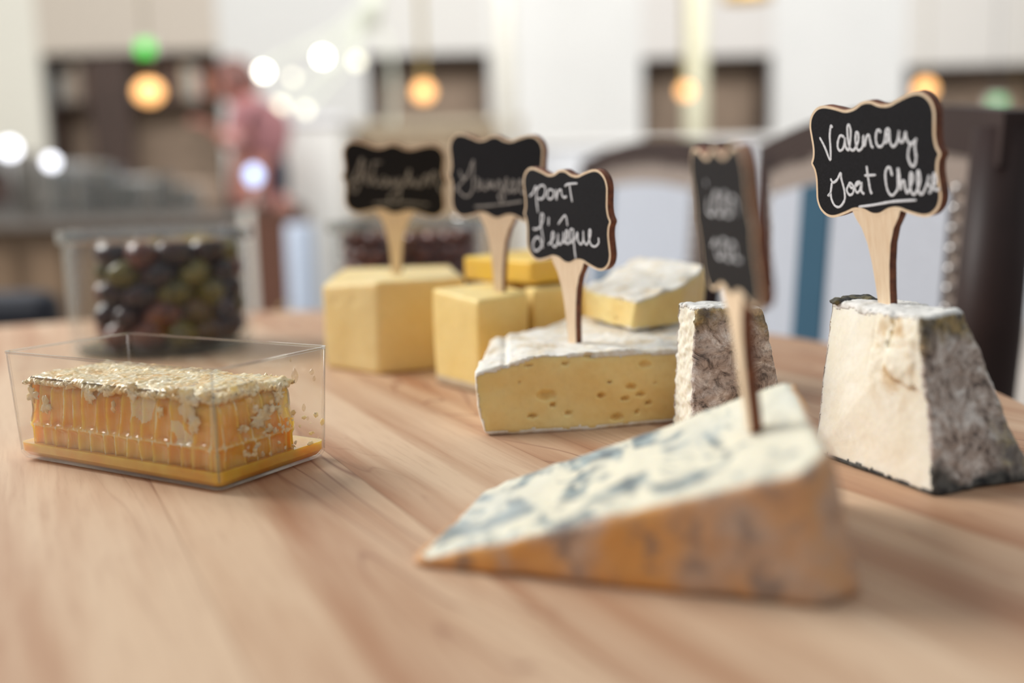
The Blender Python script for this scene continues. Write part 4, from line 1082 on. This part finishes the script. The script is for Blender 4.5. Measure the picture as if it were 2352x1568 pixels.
nodes = [(hip, .15, .12), ((hip + ch) / 2, .135, .11), (ch, .15, .11), (nk, .055), (nk + (hd - nk) * .6, .06),
         (shL, .065), (elL, .045), (haL, .03), (shR, .065), (elR, .045), (haR, .03),
         (hip + V(-.02, -.09, -.06), .095), (V(-.02, -.10, .47), .06), (V(.02, -.10, .07), .04), (V(-.1, -.10, .035), .032),
         (hip + V(.02, .09, -.06), .095), (V(.03, .12, .47), .06), (V(.06, .12, .07), .04), (V(-.06, .12, .035), .032)]
links = [(0, 1), (1, 2), (2, 3), (3, 4), (2, 5), (5, 6), (6, 7), (2, 8), (8, 9), (9, 10), (0, 11), (11, 12), (12, 13), (13, 14), (0, 15), (15, 16), (16, 17), (17, 18)]
skin_body('body', nodes, links, MT['skin'], pr)
# head with nose, ears; looks left and down
bm = bmesh.new(); bmesh.ops.create_uvsphere(bm, u_segments=28, v_segments=20, radius=1)
for v in bm.verts:
    x, y, z = v.co; fx = -x
    s = 1 - .22 * max(0, -z) * (1 - .3 * max(0, fx))
    q = Vector((x * .095 * s, y * .075 * s, z * .118))
    if fx > .85 and abs(y) < .22 and -.35 < z < .15: q.x -= .02 * (1 - abs(y) / .22) * (1 - abs(z + .1) / .3)
    if fx > .8 and abs(y) < .55 and .02 < z < .22 and abs(y) > .12: q.x += .008
    if fx > .75 and abs(y) < .3 and -.62 < z < -.5: q.x += .004
    if abs(y) > .9 and -.2 < z < .2 and abs(x) < .25: q.y += .012 * (1 if y > 0 else -1)
    v.co = q
o = link('head', from_bm('head', bm), MT['skin'], pr); o.location = hd; o.rotation_euler = (0, -.35, 0)
bm = bmesh.new(); bmesh.ops.create_uvsphere(bm, u_segments=24, v_segments=16, radius=1)
bmesh.ops.delete(bm, geom=[v for v in bm.verts if (v.co.x < -.35 and v.co.z < .45) or v.co.z < -.55], context='VERTS')
for v in bm.verts: v.co = Vector((v.co.x * .108, v.co.y * .088, v.co.z * .132 + .006)) + Vector((.3, .3, .3)) * .02 * noise.noise(v.co * 4)
o = link('hair', from_bm('hair', bm), MT['hair'], pr); o.location = hd; o.rotation_euler = (0, -.35, 0)
skin_body('shirt', [((hip + ch) / 2, .148, .125), (ch, .165, .125), (nk, .07), (shL, .08), (elL + (shL - elL) * .1, .06), (shR, .08), (elR + (shR - elR) * .1, .06)], [(0, 1), (1, 2), (1, 3), (3, 4), (1, 5), (5, 6)], MT['lav'], pr)
skin_body('sleeve', [(elL + (shL - elL) * .3, .064), (elL, .055), (haL + (elL - haL) * .3, .045)], [(0, 1), (1, 2)], MT['pinkshirt'], pr)
skin_body('apron', [(hip + V(0, 0, -.35), .15, .15), (hip, .165, .135), ((hip + ch) / 2, .160, .135), (ch + (hip - ch) * .25, .15, .13)], [(0, 1), (1, 2), (2, 3)], MT['apron'], pr)
skin_body('trousers', [(hip, .155, .125), (hip + V(-.02, -.09, -.06), .105), (V(-.02, -.10, .47), .07), (V(.02, -.10, .09), .055), (hip + V(.02, .09, -.06), .105), (V(.03, .12, .47), .07), (V(.06, .12, .09), .055)], [(0, 1), (1, 2), (2, 3), (0, 4), (4, 5), (5, 6)], flat('dark_trousers', (36, 36, 44), .8), pr)
for hp, el in ((haL, elL), (haR, elR)):
    d = (hp - el).normalized(); sd = d.cross(V(0, 0, 1)).normalized(); up = sd.cross(d)
    nd, lk = [(hp, .026, .016), (hp + d * .05, .034, .014)], [(0, 1)]
    for q in range(4):
        b = hp + d * .085 + sd * (q - 1.5) * .02; ln = (.055, .07, .065, .05)[q]; i = len(nd)
        nd += [(b, .009), (b + d * ln * .5 - up * .008, .0085), (b + d * ln * .85 - up * .025, .007)]; lk += [(1, i), (i, i + 1), (i + 1, i + 2)]
    i = len(nd); nd += [(hp + d * .045 - sd * .04, .010), (hp + d * .075 - sd * .055 - up * .01, .008)]; lk += [(1, i), (i, i + 1)]
    skin_body('hand', nd, lk, MT['skin'], pr, 1)
# bluish glint by the person, built as an added glowing ball on a post
c = P(583, 402, Y=4.0); r = empty('blue_glint', c, 'round blue white glint in front of the person, added as a glowing ball', 'lamp'); sphere('glint_ball', (0, 0, 0), .028, glow('blue_white_glint', (180, 210, 255), 2.6), r, 16, sc=(1, 1, 1.2))
tube('glint_stem', [(0, 0, -.035), (0, 0, zs_(630, 478, 3.4) - c.z)], .01, MT['steel'], r, 8); zb_ = zs_(630, 478, 3.4) - c.z; c2 = box('glint_base', (0, 0, (zb_ + FZ - c.z) / 2), (.09, .09, zb_ - FZ + c.z), MT['cream'], r)

for o in list(bpy.data.objects):
    if o.type == 'MESH' and not o.data.users: bpy.data.meshes.remove(o.data)
